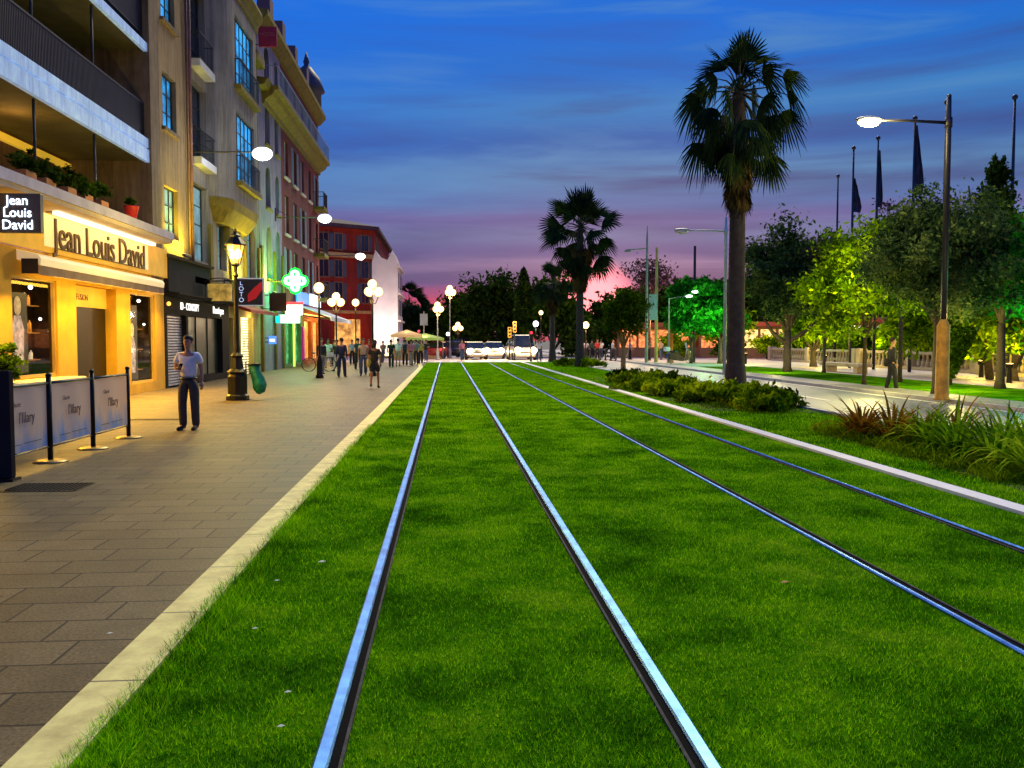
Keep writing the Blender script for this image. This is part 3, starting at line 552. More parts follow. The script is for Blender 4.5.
def straps(g, x, y, n_, L, wid, lift=(45, 85)):
    out = []
    for i in range(n_):
        a = g.uniform(0, 6.283); el = R(g.uniform(*lift)); l_ = L * g.uniform(.6, 1.1); w = wid * g.uniform(.7, 1.2)
        dx, dy = math.cos(a), math.sin(a); p = np.array([x + dx * .07, y + dy * .07, 0.0]); side = np.array([-dy, dx, 0]); prev = None; seg = 7; bend = R(g.uniform(8, 24))
        for j in range(seg + 1):
            u = j / seg; ww = w * (1 - u ** 2.2) * (.55 + .9 * min(u * 3, 1)) * .65 + .0005
            A, B = p - side * ww, p + side * ww
            if prev is not None: out.append([prev[0], prev[1], B, A])
            prev = (A, B); el -= bend * (.35 + u)
            p = p + np.array([dx * math.cos(el), dy * math.cos(el), math.sin(el)]) * l_ / seg
            p[2] = max(p[2], .015)
    return out
g = np.random.default_rng(33)
sp = [(6.7, 13.6, S_RED, 'bronze strap-leaved clump at the far left end of the strappy bed'), (7.35, 13.1, S_DRK, 'dark strap-leaved clump beside the road behind the bronze one'), (6.75, 12.7, S_RED, 'russet spiky clump second from the far end'), (7.5, 12.3, S_RED, 'tall russet clump below the near street lamp'),
      (6.9, 11.9, S_GRN, 'bright green arching clump in the middle of the strappy bed'), (7.7, 11.4, S_GRN, 'tall green clump right of the near street lamp foot'), (6.8, 11.1, S_GRN, 'broad green clump at the lawn edge, middle of the bed'), (7.45, 10.6, S_GRN, 'large glossy green clump right of the middle'),
      (6.75, 10.2, S_DRK, 'dark green clump at the lawn edge toward the near end'), (7.4, 9.7, S_DRK, 'dark arching clump near the right edge of the view'), (6.7, 9.4, S_GRN, 'nearest green clump in front by the lawn'), (8.0, 10.0, S_RED, 'russet clump at the right edge beside the road'), (7.3, 8.8, S_GRN, 'green clump cut by the right edge of the view')]
for i, (x, y, mt, lb) in enumerate(sp):
    t = thing('flax_plant', lb, 'plant', (x, y, 0), 'strap-leaved plants at the right')
    npmesh('leaves', np.array(straps(g, x, y, 85, .98, .026)), 4, mt, t, (x, y, 0))
    npmesh('dry_leaves', np.array(straps(g, x, y, 45, .6, .012, (5, 45))), 4, S_RED if i % 2 else S_DRK, t, (x, y, 0))
q = []; 
for k in range(150):
    u = g.random(); y = 9.0 + 5.6 * u; x = 6.05 + g.random() * .5 + (.25 * u)
    q += straps(g, x, y, 22, .3, .008, (15, 85))
o = npmesh('ground_cover', np.array(q), 4, L_BUSH); tag(o, 'brownish ragged ground cover along the lawn edge of the strappy bed', 'ground cover', kind='stuff')
struct('bed_soil', MB().prism([(5.95, 8), (8.1, 8), (8.1, 14.6), (6.3, 14.4)], -.04, .004), M('dark_soil', (.03, .022, .012), .95, bump=.9, pos=True))
struct('bed_soil', MB().prism([(5.7, 19), (8.1, 18.1), (8.1, 30), (6.8, 37), (5.8, 36)], -.04, .003), MATS['dark_soil'])
# ------------------------------------------------------------------ street furniture
IRON = M('black_cast_iron', (.02, .018, .015), .4, .6, var=.3)
DSTEEL = M('dark_steel_pole', (.05, .05, .06), .45, .7)
GALV = M('galvanised_pole', (.42, .40, .34), .45, .5, var=.2, scale=4)
G_WARM = MEM('warm_globe_glass', (1, .62, .24), 5.5); G_ORANGE = MEM('orange_lantern_glass', (1, .45, .07), 2.4); G_WHITE = MEM('white_lamp_glass', (.95, .97, 1), 9); G_SOFT = MEM('dim_lamp_glass', (1, .9, .68), 1.3)
WARM = (1, .60, .24); ORNG = (1, .5, .13); COOL = (.85, .92, 1)
# the near four-sided lantern
x, y = -5.47, 23.2
t = thing('lantern_lamp', 'old cast-iron lantern lamp glowing orange beside the green bag', 'street lamp', (x, y, 0))
MB().lathe([(.30, 0), (.30, .12), (.25, .16), (.25, .62), (.21, .68), (.27, .74), (.17, .82), (.13, 1.1), (.17, 1.16), (.09, 1.24), (.07, 1.5), (.05, 3.2), (.08, 3.24), (.045, 3.32), (.05, 3.48)], (x, y, 0), 12).build('pole', IRON, t, smooth=False)
m = MB(); m.lathe([(.06, 3.48), (.14, 3.52), (.10, 3.56)], (x, y, 0), 8)
for a in range(4): w = a * math.pi / 2 + .78; m.tube([(x + .13 * math.cos(w), y + .13 * math.sin(w), 3.52), (x + .25 * math.cos(w), y + .25 * math.sin(w), 4.02)], .012, 4)
m.lathe([(.28, 4.02), (.28, 4.05), (.12, 4.24), (.13, 4.28), (.05, 4.33), (.03, 4.40), (.045, 4.43), (.005, 4.48)], (x, y, 0), 8).build('lantern_frame', IRON, t)
MB().lathe([(.10, 3.56), (.22, 4.0), (.2, 4.02)], (x, y, 0), 4).build('lantern_glass', G_ORANGE, t)
point('lantern_light', (x - .35, y - .3, 3.8), (1, .74, .14), 330, .25)
MB().ball((x, y, 3.82), (.17, .17, .2), 12, 8).build('bulb', MEM('hot_bulb', (1, .6, .2), 12), t, smooth=True)
# wheelie bag hung on a hoop
t = thing('litter_bag', 'green plastic litter bag hanging from a hoop beside the lantern lamp', 'litter bag', (-5.05, 23.35, 0))
m = MB().tube([(-4.98, 23.35, .16), (-4.95, 23.35, .24), (-4.93, 23.35, .38), (-4.97, 23.35, .55), (-5.04, 23.35, .72), (-5.07, 23.35, .92)], [.06, .15, .18, .16, .13, .145], 16)
m.v = [(a + .012 * math.sin(c * 31 + b * 20), b + .012 * math.sin(a * 37 + c * 9), c) for a, b, c in m.v]
m.build('bag', M('green_plastic_bag', (.01, .26, .12), .4, var=.7, scale=5, bump=1, bscale=16), t, smooth=True)
m = MB(); m.lathe([(.175, .9), (.185, .92), (.175, .95)], (-5.07, 23.35, 0), 14); m.tube([(-5.28, 23.35, 0), (-5.28, 23.35, .98)], .018, 6); m.cbox(-5.28, 23.35, 0, .2, .2, .02); m.build('hoop_stand', IRON, t)

# small globe lamps ------------------------------------------------
def globe_lamp(label, x, y, zt, heads, warm=True, r_=.2, W=90, light=True, base=True, pole=None, group='globe lamps along the square'):
    t = thing('globe_lamp', label, 'street lamp', (x, y, 0), group)
    pr = [(.17, 0), (.17, .1), (.13, .15), (.12, .7), (.09, .8), (.05, .95), (.042, zt - .5), (.07, zt - .45), (.04, zt - .35)] if base else [(.09, 0), (.07, .5), (.05, zt - .35)]
    m = MB().lathe(pr, (x, y, 0), 10)
    pts = [(x, y, zt)] if heads == 1 else [(x, y, zt + .28)] + [(x + .27 * math.cos(a), y + .27 * math.sin(a), zt - .06) for a in [k * 2 * math.pi / (heads - 1) for k in range(heads - 1)]]
    for p in pts[1:]: m.tube([(x, y, zt - .55), ((x + p[0]) / 2, (y + p[1]) / 2, zt - .58), (p[0], p[1], p[2] - r_)], .022, 5)
    if heads > 1: m.tube([(x, y, zt - .4), (x, y, zt + .28 - r_)], .025, 6)
    else: m.tube([(x, y, zt - .4), (x, y, zt - r_ + .03)], .03, 6)
    m.build('pole', pole or IRON, t, smooth=True)
    for p in pts:
        MB().ball(p, r_, 14, 9).build('globe', G_WARM if warm else G_WHITE, t, smooth=True)
    if light: point('globe_light', (x, y - .1, zt - .5), WARM if warm else COOL, W * 1.0, .3)
    return t
globe_lamp('black lamp post carrying a cluster of four glowing globes on the pavement', -3.23, 38.3, 3.72, 4, W=90)
globe_lamp('single-globe lamp by the parked bicycle, its base dark and thick', -5.25, 36.45, 3.72, 1, r_=.22, W=160)
globe_lamp('cluster lamp beyond the cafe awning', -6.5, 52, 3.85, 3, r_=.24, W=160)
globe_lamp('single-globe lamp between the cafe and the red corner house', -6.4, 62, 4.2, 1, r_=.26, W=90)
globe_lamp('cluster lamp on a brown mast, lower of the pair over the rails', -.75, 70, 4.1, 4, r_=.25, pole=GALV, W=180)
globe_lamp('cluster lamp on a brown mast, taller of the pair over the rails', .25, 75, 5.7, 4, r_=.28, pole=GALV, W=200)
globe_lamp('small distant cluster lamp above the dark parked car', 1.0, 80, 2.7, 3, r_=.24, W=60)
globe_lamp('tiny white lamp far off beside the dark parked car', .1, 92, 2.2, 1, False, .2, light=False)
globe_lamp('white globe lamp over the red traffic light', 7.25, 71, 2.9, 1, False, .24, W=90)
globe_lamp('orange globe lamp beside the trunk of the farther palm', 10.9, 68, 2.75, 1, True, .28, W=150)
globe_lamp('bright globe lamp beside the lattice mast', 14.0, 66, 3.0, 3, True, .28, W=200)
globe_lamp('small white lamp left of the farther palm trunk', 8.0, 74, 3.9, 1, True, .2, W=60)

# tall road lamps --------------------------------------------------
def road_lamp(label, x, y, H_, arm, lit, sleeve, col, twin=False):
    t = thing('road_lamp', label, 'street lamp', (x, y, .08), 'tall lamps over the road')
    m = MB().lathe([(.075, 2.0 if sleeve else 0), (.07, H_ - .9), (.055, H_)], (x, y, .08), 12)
    if sleeve: m.ball((x, y, H_ + .1), (.06, .06, .04), 8, 5)
    m.build('pole', col, t, smooth=True)
    if sleeve: MB().lathe([(.20, 0), (.2, .03), (.165, .05), (.15, 1.85), (.08, 2.0)], (x, y, .08), 14).build('base_sleeve', M('ochre_pole_sleeve', (.50, .27, .03), .7, var=.5, scale=3), t, smooth=True)
    z = H_ - .55
    MB().tube([(x, y, z), (x - arm * .5, y, z + .03), (x - arm + .25, y, z + .02)], [.045, .035, .03], 8).lathe([(.09, z - .12), (.09, z + .12)], (x, y, 0), 10).build('arm', col, t, smooth=True)
    h = MB(); h.ball((x - arm, y, z + .03), (.36, .15, .09), 14, 8); h.build('lamp_head', M('lamp_head_grey', (.35, .35, .36), .4, .3), t, smooth=True)
    MB().ball((x - arm - .03, y, z - .02), (.29, .13, .13), 14, 8).build('lamp_glass', G_SOFT if lit else M('unlit_lamp_glass', (.55, .6, .62), .2), t, smooth=True)
    return t
road_lamp('nearest tall road lamp with an ochre base sleeve, lit head reaching left', 12.3, 20.8, 7.45, 2.0, True, True, DSTEEL)
road_lamp('pale road lamp standing behind the tall palm trunk', 12.4, 38.2, 6.95, 2.0, False, False, M('pale_green_pole', (.40, .50, .48), .45, .3))
t = thing('lattice_mast', 'thin mast with a short arm and hanging sign, beside its yellow twin', 'mast', (13.2, 57, .08), 'masts beside the far crossing')
MB().lathe([(.11, 0), (.07, 8.1), (.02, 9)], (13.2, 57, .08), 8).tube([(13.2, 57, 7.6), (11.8, 57, 7.5)], .04, 6).box(11.7, 12.1, 56.95, 57.05, 7.35, 7.5).build('pole', M('mast_paint', (.30, .33, .22), .5), t)
MB().box(13.35, 13.9, 56.95, 57.0, 2.9, 4.6).build('sign_board', M('grey_sign_back', (.25, .3, .36), .5), t)
t = thing('lattice_mast', 'yellow-lit mast just right of the thin mast with the arm', 'mast', (14.1, 58, .08), 'masts beside the far crossing')
MB().lathe([(.13, 0), (.09, 7.6), (.1, 7.7)], (14.1, 58, .08), 8).build('pole', M('ochre_mast_paint', (.5, .36, .1), .5), t)
t = thing('road_lamp', 'double-headed low lamp reaching right toward the emerald tree', 'street lamp', (14.6, 56.6, .08))
MB().tube([(14.6, 56.6, .08), (14.6, 56.6, 4.3), (16.1, 56.6, 4.5)], [.06, .045, .03], 7).build('pole', GALV, t, smooth=True)
for dx, dz in ((1.35, 0), (1.75, .3)): MB().ball((14.6 + dx, 56.6, 4.45 + dz), (.24, .15, .1), 10, 6).build('lamp_glass', G_WHITE, t, smooth=True)
for lb, px, Y, top in (('short dark pole above the emerald trees', 694, 60, 246),):
    X = GX(px, Y); t = thing('mast', lb, 'mast', (X, Y, 0)); MB().lathe([(.11, 0), (.09, GZ(px, top, Y))], (X, Y, 0), 8).build('pole', DSTEEL, t)

# flagpoles --------------------------------------------------------
FLAG = M('dark_hanging_flag', (.02, .025, .06), .8, var=.5, scale=3)
for i, (px, py, Y, fl, lb) in enumerate([(835, 176, 55, None, 'bare thin flagpole, leftmost of the row'), (850, 148, 47.5, (178, 212), 'flagpole with a limp dark flag, second from the left'), (874, 138, 45, (150, 207), 'flagpole with a limp dark flag, third from the left'),
        (910, 118, 41, (125, 194), 'flagpole with a limp widening dark flag, beside the lamp arm'), (941, 102, 37.8, None, 'flagpole rising just left of the near lamp pole'), (1008, 97, 35.5, None, 'flagpole above the jagged conifer at the right')]):
    X = GX(px, Y); H_ = GZ(px, py, Y); t = thing('flagpole', lb, 'flagpole', (X, Y, 0), 'flagpoles behind the trees')
    MB().lathe([(.085, 0), (.075, H_ * .6), (.05, H_ - .1)], (X, Y, 0), 8).build('pole', DSTEEL, t, smooth=True)
    MB().ball((X, Y, H_), .12, 10, 6).build('finial', DSTEEL, t, smooth=True)
    if fl:
        z1, z0 = GZ(px, fl[0], Y), GZ(px, fl[1], Y); m = MB(); nn = 14; prev = None; vs = []
        for k in range(nn + 1):
            u = k / nn; z = z1 + (z0 - z1) * u; w = .08 + (.22 + .25 * (i % 2)) * u * (1 - .35 * max(0, u - .8) / .2)
            vs.append([(X + .06, Y, z), (X + .06 + w * .33, Y - .10 - .05 * math.sin(k), z - .03), (X + .06 + w * .66, Y + .09, z - .02), (X + .06 + w, Y - .02, z - .06 - .04 * math.sin(k * 1.3))])
        for k in range(nn):
            for j in range(3): m.quad(vs[k][j], vs[k][j + 1], vs[k + 1][j + 1], vs[k + 1][j])
        m.build('flag', FLAG, t, smooth=True)

# bracket lamps fixed to facades -------------------------------------
for lb, Y, X1, z, W in (('wall lamp on a long arm over the dark shop, brightest and nearest', 32.2, GX(265, 32.2), GZ(265, 153, 32.2), 170), ('wall lamp on a long arm over the pharmacy', 47.5, GX(326, 47.5), GZ(326, 218, 47.5), 130), ('wall lamp reaching out before the red corner house', 63.4, GX(361, 63.4), GZ(361, 256, 63.4), 120)):
    t = thing('wall_lamp', lb, 'wall lamp', (-9.1, Y, z), 'lamps on long arms from the house fronts')
    MB().tube([(-9.08, Y, z), (X1, Y, z + .03)], .028, 7).tube([(-9.08, Y, z + .45), (-8.3, Y, z + .02)], .014, 5).box(-9.1, -9.04, Y - .08, Y + .08, z - .2, z + .5).build('arm', DSTEEL, t)
    MB().ball((X1, Y, z + .05), (.34, .17, .10), 12, 7).build('lamp_head', MATS['lamp_head_grey'], t, smooth=True)
    MB().ball((X1, Y, z - .03), (.38, .26, .24), 12, 7).build('lamp_glass', G_WHITE, t, smooth=True)
    point('wall_lamp_light', (X1, Y, z - .45), COOL, W, .2)

# barrier ------------------------------------------------------------
BX = -5.1
t = thing('cafe_barrier', 'row of printed cloth banners on dark posts fencing the cafe terrace', 'barrier', (BX, 12.2, 0))
def bannermat():
    m, n, l, b = nt_new('printed_banner_cloth'); g = n.new('ShaderNodeNewGeometry'); sp_ = n.new('ShaderNodeSeparateXYZ'); l.new(g.outputs['Position'], sp_.inputs[0])
    nz = n.new('ShaderNodeTexNoise'); nz.inputs['Scale'].default_value = 3.5; nz.inputs['Detail'].default_value = 5
    mp = n.new('ShaderNodeMapping'); mp.inputs['Scale'].default_value = (1, 1.4, .6); l.new(g.outputs['Position'], mp.inputs[0]); l.new(mp.outputs[0], nz.inputs['Vector'])
    a = n.new('ShaderNodeMath'); a.operation = 'MULTIPLY_ADD'; a.inputs[1].default_value = .9; l.new(nz.outputs['Fac'], a.inputs[0]); l.new(sp_.outputs['Z'], a.inputs[2])
    cr = n.new('ShaderNodeValToRGB'); e = cr.color_ramp.elements; e[0].position = .66; e[0].color = (.16, .32, .72, 1); e[1].position = 1.1; e[1].color = (.62, .52, .44, 1); k = e.new(.86); k.color = (.42, .45, .55, 1)
    l.new(a.outputs[0], cr.inputs[0]); l.new(cr.outputs[0], b.inputs['Base Color']); b.inputs['Roughness'].default_value = .7
    t_ = n.new('ShaderNodeBsdfTranslucent'); l.new(cr.outputs[0], t_.inputs['Color']); mx = n.new('ShaderNodeMixShader'); mx.inputs[0].default_value = .25
    l.new(b.outputs[0], mx.inputs[1]); l.new(t_.outputs[0], mx.inputs[2]); l.new(mx.outputs[0], n['Material Output'].inputs['Surface'])
    return m
BAN = bannermat(); INK = M('dark_print_ink', (.05, .04, .07), .7); SLATE = M('slate_rail', (.06, .09, .10), .4, .5)
ys = [10.2, 11.56, 12.92, 14.32]
for i, y in enumerate(ys):
    p = MB().tube([(BX, y, .03), (BX, y, 1.1)], .034, 10).ball((BX, y, 1.12), (.04, .04, .03), 8, 5).build('post', IRON, t, smooth=True)
    MB().lathe([(.21, 0), (.21, .012), (.15, .03), (.04, .035)], (BX, y, 0), 20).build('post_foot', M('brass_foot', (.35, .25, .08), .4, .6), p, smooth=True)
for i in range(3):
    y0, y1 = ys[i] + .06, ys[i + 1] - .06; m = MB(); nn = 24
    P = [(y0 + (y1 - y0) * k / nn) for k in range(nn + 1)]
    for k in range(nn):
        f = lambda y: BX + .008 * math.sin((y - y0) * 9 + i)
        m.quad((f(P[k]), P[k], .22), (f(P[k + 1]), P[k + 1], .22), (f(P[k + 1]), P[k + 1], 1.0), (f(P[k]), P[k], 1.0))
    b_ = m.build('banner', BAN, t, smooth=True)
    MB().tube([(BX, ys[i] + .03, 1.02), (BX, ys[i + 1] - .03, 1.02)], .018, 8).build('top_rail', SLATE, t, smooth=True)
    MB().tube([(BX, ys[i] + .03, .2), (BX, ys[i + 1] - .03, .2)], .010, 8).build('bottom_rail', SLATE, t, smooth=True)
    c = (y0 + y1) / 2
    text('lettering', 'Glacier', .085, INK, b_, (BX + .014, c - .2, .80), FACEX, .9, .001)
    text('lettering', "l'Illary", .19, INK, b_, (BX + .014, c + .05, .63), FACEX, .9, .001)
    MB().box(BX + .012, BX + .0135, c - .42, c - .1, .315, .322).box(BX + .012, BX + .0135, c - .04, c + .42, .322, .329).build('printed_line', INK, b_)
t = thing('menu_board', 'dark narrow board standing at the near end of the cloth barrier', 'board', (-5.06, 10.0, 0))
MB().cbox(GX(2, 10.05), 10.05, 0.03, .17, .1, 1.2, 0, .01).build('board', M('board_dark', (.03, .025, .025), .9, spec=.03), t)
MB().box(GX(2, 10.05) - .12, GX(2, 10.05) + .12, 9.95, 10.15, 0, .03).build('foot', IRON, t)
# terrace furniture
def cafe_table(label, x, y):
    t = thing('cafe_table', label, 'table', (x, y, 0))
    MB().lathe([(.36, .73), (.37, .745), (.36, .76)], (x, y, 0), 20).build('tabletop', M('yellow_tabletop', (.6, .42, .12), .4), t, smooth=False)
    MB().lathe([(.24, 0), (.22, .02), (.04, .05), (.03, .73)], (x, y, 0), 12).build('leg', IRON, t, smooth=True); return t
cafe_table('round terrace table just behind the first banner', -6.0, 11.3)
cafe_table('round terrace table behind the gap between the first two banners', -6.5, 13.4)
def cafe_chair(label, x, y, rz):
    t = thing('cafe_chair', label, 'chair', (0, 0, 0), None, 0)
    MB().cbox(0, 0, .44, .42, .42, .035, 0, .01).build('seat', M('dark_rattan', (.05, .035, .02), .6), t)
    MB().cbox(0, .2, .5, .40, .03, .38, 0, .01).build('backrest', MATS['dark_rattan'], t)
    for a in (-1, 1):
        for b_ in (-1, 1): MB().tube([(a * .18, b_ * .18, 0), (a * .17, b_ * .17, .46)], .014, 6).build('leg', IRON, t)
    t.location = (x, y, 0); t.rotation_euler = (0, 0, rz); return t
cafe_chair('dark terrace chair behind the second banner', -6.1, 12.35, .4)
cafe_chair('dark terrace chair behind the third banner', -6.4, 14.2, 2.8)
t = thing('planter', 'long yellow-lit planter box under the salon window', 'planter', (-8.5, 18.6, 0))
MB().cbox(-8.45, 18.7, 0, .5, 3.6, .75, 0, .02).build('box', M('cream_planter', (.75, .6, .25), .6), t)
g = np.random.default_rng(2); _, P = crown_pts(g, (-8.45, 17.2, 1.1), (.3, .4, .45), 30, 2500, .12, .3)
npmesh('plant', leafquads(P, .05, g), 4, L_MID, t, (-8.5, 18.6, 0))
# grates and a few things lying about
def grate(label, x, y, w, d):
    t = thing('drain_grate', label, 'drain grate', (x, y, 0), 'iron grates in the paving'); m = MB().box(x - w / 2, x + w / 2, y - d / 2, y - d / 2 + .03, 0, .006).box(x - w / 2, x + w / 2, y + d / 2 - .03, y + d / 2, 0, .006)
    k = x - w / 2
    while k < x + w / 2: m.box(k, k + .02, y - d / 2 + .03, y + d / 2 - .03, 0, .006); k += .05
    m.build('bars', IRON, t); MB().quad((x - w / 2, y - d / 2, .002), (x + w / 2, y - d / 2, .002), (x + w / 2, y + d / 2, .002), (x - w / 2, y + d / 2, .002)).build('pit_shade', RDARK, t)  # flat dark sheet in place of the shaded pit below the bars
grate('square drain grate in the paving in front of the cloth barrier', -4.25, 9.55, .75, .55)
grate('long drain grate beyond the barrier toward the walking man', -5.9, 17.6, 1.3, .3)
LEAFM = M('fallen_leaf_brown', (.5, .2, .04), .7); PET = M('pale_petal', (.75, .75, .5), .7)
def scrap(nm, label, cat, x, y, s, mt, grp=None):
    m = MB(); z = .035; m.add([(x - s, y, z), (x - s * .2, y + s * .5, z + s * .3), (x + s, y + s * .1, z + s * .2), (x, y - s * .5, z + s * .1)], [(0, 3, 1), (1, 3, 2)])
    o = m.build(nm, mt, loc=(x, y, 0)); tag(o, label, cat, grp)
scrap('fallen_leaf', 'orange fallen leaf lying in the grass between second and third rail', 'leaf', 2.13, 5.3, .03, LEAFM)
for i, (px, py, lb) in enumerate([(322, 567, 'three-pointed pale petal, farthest of the scraps in the grass'), (277, 586, 'pale scrap in the grass left of the largest petal'), (255, 635, 'yellowish scrap in the grass near the cream kerb'), (288, 700, 'small pale petal nearer the leftmost rail'), (281, 735, 'white petal nearest the bottom of the view'), (110, 640, 'pale crumb lying on the dark paving')]):
    d = ray(px, py); tt = -CH / d[2]; scrap('petal', lb, 'petal', d[0] * tt, d[1] * tt, .018 if i else .03, PET, 'pale petals scattered in the grass')
# ------------------------------------------------------------------ buildings
def facade(m, X, y0, y1, z0, z1, holes, dep):
    """front skin of a wall facing +x with real openings and their reveals"""
    ys = sorted({y0, y1, *[h[0] for h in holes], *[h[1] for h in holes]}); zs = sorted({z0, z1, *[h[2] for h in holes], *[h[3] for h in holes]})
    ys = [v for v in ys if y0 <= v <= y1]; zs = [v for v in zs if z0 <= v <= z1]
    for i in range(len(ys) - 1):
        for j in range(len(zs) - 1):
            cy, cz = (ys[i] + ys[i + 1]) / 2, (zs[j] + zs[j + 1]) / 2
            if any(h[0] < cy < h[1] and h[2] < cz < h[3] for h in holes): continue
            m.quad((X, ys[i], zs[j]), (X, ys[i + 1], zs[j]), (X, ys[i + 1], zs[j + 1]), (X, ys[i], zs[j + 1]))
    for a, b, c, d, *e_ in holes:
        X2 = X - (e_[0] if e_ else dep)
        m.quad((X, a, c), (X2, a, c), (X2, a, d), (X, a, d)); m.quad((X, b, d), (X2, b, d), (X2, b, c), (X, b, c))
        m.quad((X, a, d), (X2, a, d), (X2, b, d), (X, b, d)); m.quad((X, b, c), (X2, b, c), (X2, a, c), (X, a, c))
    return m
GLASSD = M('dark_window_glass', (.01, .02, .04), .08, var=.5, scale=.8, bump=.02, bscale=3, spec=.8)
GLASSB = M('painted_reflection_glass', (.05, .2, .35), .15, var=.6, scale=1.2, bump=.03, bscale=2, spec=.8, emit=(.03, .32, .75), es=.8)  # blue glow stands in for sky reflected in the panes
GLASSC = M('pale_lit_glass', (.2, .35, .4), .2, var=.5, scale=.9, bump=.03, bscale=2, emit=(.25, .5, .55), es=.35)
GLASSW = M('warm_lit_glass', (.3, .15, .03), .3, var=.5, scale=1.6, emit=(1, .45, .08), es=.9)
FR_D = M('dark_window_frame', (.03, .035, .04), .5); FR_W = M('pale_window_frame', (.55, .58, .6), .5)
def window(par, X, y0, y1, z0, z1, fm, pm, nv=2, nh=3, dep=.2, sill=None, label=None, shutters=None):
    m = MB(); t = .055; X2 = X - dep
    m.box(X2, X2 + .06, y0, y0 + t, z0, z1).box(X2, X2 + .06, y1 - t, y1, z0, z1).box(X2, X2 + .06, y0 + t, y1 - t, z0, z0 + t).box(X2, X2 + .06, y0 + t, y1 - t, z1 - t, z1)
    for i in range(1, nv): y = y0 + (y1 - y0) * i / nv; m.box(X2 + .003, X2 + .05, y - .022, y + .022, z0 + t, z1 - t)
    for i in range(1, nh): z = z0 + (z1 - z0) * i / nh; m.box(X2 + .006, X2 + .045, y0 + t, y1 - t, z - .018, z + .018)
    o = m.build('window', fm, par, label=label)
    MB().quad((X2 + .015, y0 + t * .5, z0 + t * .5), (X2 + .015, y1 - t * .5, z0 + t * .5), (X2 + .015, y1 - t * .5, z1 - t * .5), (X2 + .015, y0 + t * .5, z1 - t * .5)).build('pane', pm, o)
    if sill: MB().box(X - .02, X + .12, y0 - .1, y1 + .1, z0 - .12, z0 - .003).build('sill', sill, o)
    if shutters:
        for a, b in ((y0 - (y1 - y0) * .48, y0 - .02), (y1 + .02, y1 + (y1 - y0) * .48)):
            s = MB().box(X + .003, X + .03, a, b, z0, z1); z = z0 + .08
            while z < z1 - .08: s.add([(X + .03, a + .05, z), (X + .03, b - .05, z), (X + .05, b - .05, z - .03), (X + .05, a + .05, z - .03)], [(0, 1, 2, 3)]); z += .08
            s.build('shutter', shutters, o)
    return o
def railing(par, X0, X1, y0, y1, z0, h, mat, step=.13):
    m = MB(); m.box(X1 - .02, X1 + .02, y0, y1, z0 + h - .04, z0 + h).box(X1 - .015, X1 + .015, y0, y1, z0 + .05, z0 + .08)
    y = y0
    while y <= y1: m.box(X1 - .008, X1 + .008, y - .008, y + .008, z0 + .08, z0 + h - .04); y += step
    for yy in (y0, y1):
        m.box(X0, X1 - .02, yy - .015, yy + .015, z0 + h - .04, z0 + h); x = X0
        while x < X1 - .02: m.box(x - .008, x + .008, yy - .008, yy + .008, z0, z0 + h - .04); x += step
    return m.build('railing', mat, par)
def arch_fill(m, X, y0, y1, z1, mat=None):
    """spandrels that turn a square opening head into an arch"""
    r = (y1 - y0) / 2; c = (y0 + y1) / 2; zc = z1 - r; N_ = 8
    for s in (-1, 1):
        pts = [(X + .001, c + s * r, z1)] + [(X + .001, c + s * r * math.cos(k * math.pi / 2 / N_), zc + r * math.sin(k * math.pi / 2 / N_)) for k in range(N_ + 1)]
        for k in range(1, N_ + 1): m.quad(pts[0], pts[k], pts[k + 1])
    return m

BROWN = M('brown_render', (.10, .05, .02), .85, var=.25, scale=1.5, bump=.3); OCHRE = M('ochre_render', (.33, .22, .10), .85, var=.2, scale=1.2, bump=.3)
OLIVE = M('olive_soffit', (.12, .10, .045), .85, var=.25); PALE = M('pale_blue_white_slab', (.42, .58, .95), .6, var=.3, scale=2.5, emit=(.3, .52, .95), es=.32)  # the slabs glow faintly blue in place of light falling on them
TAN = M('tan_pier_render', (.2, .14, .085), .85, var=.2); RUSTP = M('rusty_red_pipe', (.2, .1, .09), .6, var=.3)
# A: brown apartment block with loggias
A = thing('apartment_building', 'brown apartment block with deep shaded loggias over the lit salon', 'building', (-9.1, 20, 0))
yp0, yp1 = 27.75, 28.6
MB().box(-11.6, -11.5, 4, yp0, 4.6, 17.5).box(-14, -9.1, 4, 4.2, 0, 17.5).build('back_wall', BROWN, A)
wh = [(29.15, 30.6, 4.9, 6.6), (29.15, 30.6, 8.45, 10.25), (29.15, 30.6, 11.9, 13.7)]
m = facade(MB(), -9.1, yp1, 31.75, 4.28, 17.5, wh, .22); m.quad((-9.1, 31.75, 4.28), (-14, 31.75, 4.28), (-14, 31.75, 17.5), (-9.1, 31.75, 17.5)); m.build('wall', OCHRE, A)
MB().box(-11.5, -9.02, yp0, yp1, 3.5, 17.5).build('pier', TAN, A)
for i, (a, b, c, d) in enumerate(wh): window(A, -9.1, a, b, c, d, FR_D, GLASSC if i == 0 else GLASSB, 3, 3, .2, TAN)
for z0, z1, nm in ((7.0, 7.72, 0), (10.35, 10.82, 1), (13.7, 14.4, 2)):
    MB().box(-11.5, -9.2, 4.2, yp0, z0 + .05, z1 - .1).build('loggia_floor', OLIVE, A)
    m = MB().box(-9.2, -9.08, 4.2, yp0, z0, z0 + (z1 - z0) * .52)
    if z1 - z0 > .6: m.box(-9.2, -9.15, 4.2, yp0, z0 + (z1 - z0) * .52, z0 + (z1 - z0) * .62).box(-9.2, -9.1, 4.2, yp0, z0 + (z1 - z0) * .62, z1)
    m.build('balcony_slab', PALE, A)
MB().box(-14, -8.9, 4, 31.75, 17.5, 17.9).build('roof', TAN, A)
RAILB = M('balcony_railing_dark', (.035, .03, .04), .5, .3)
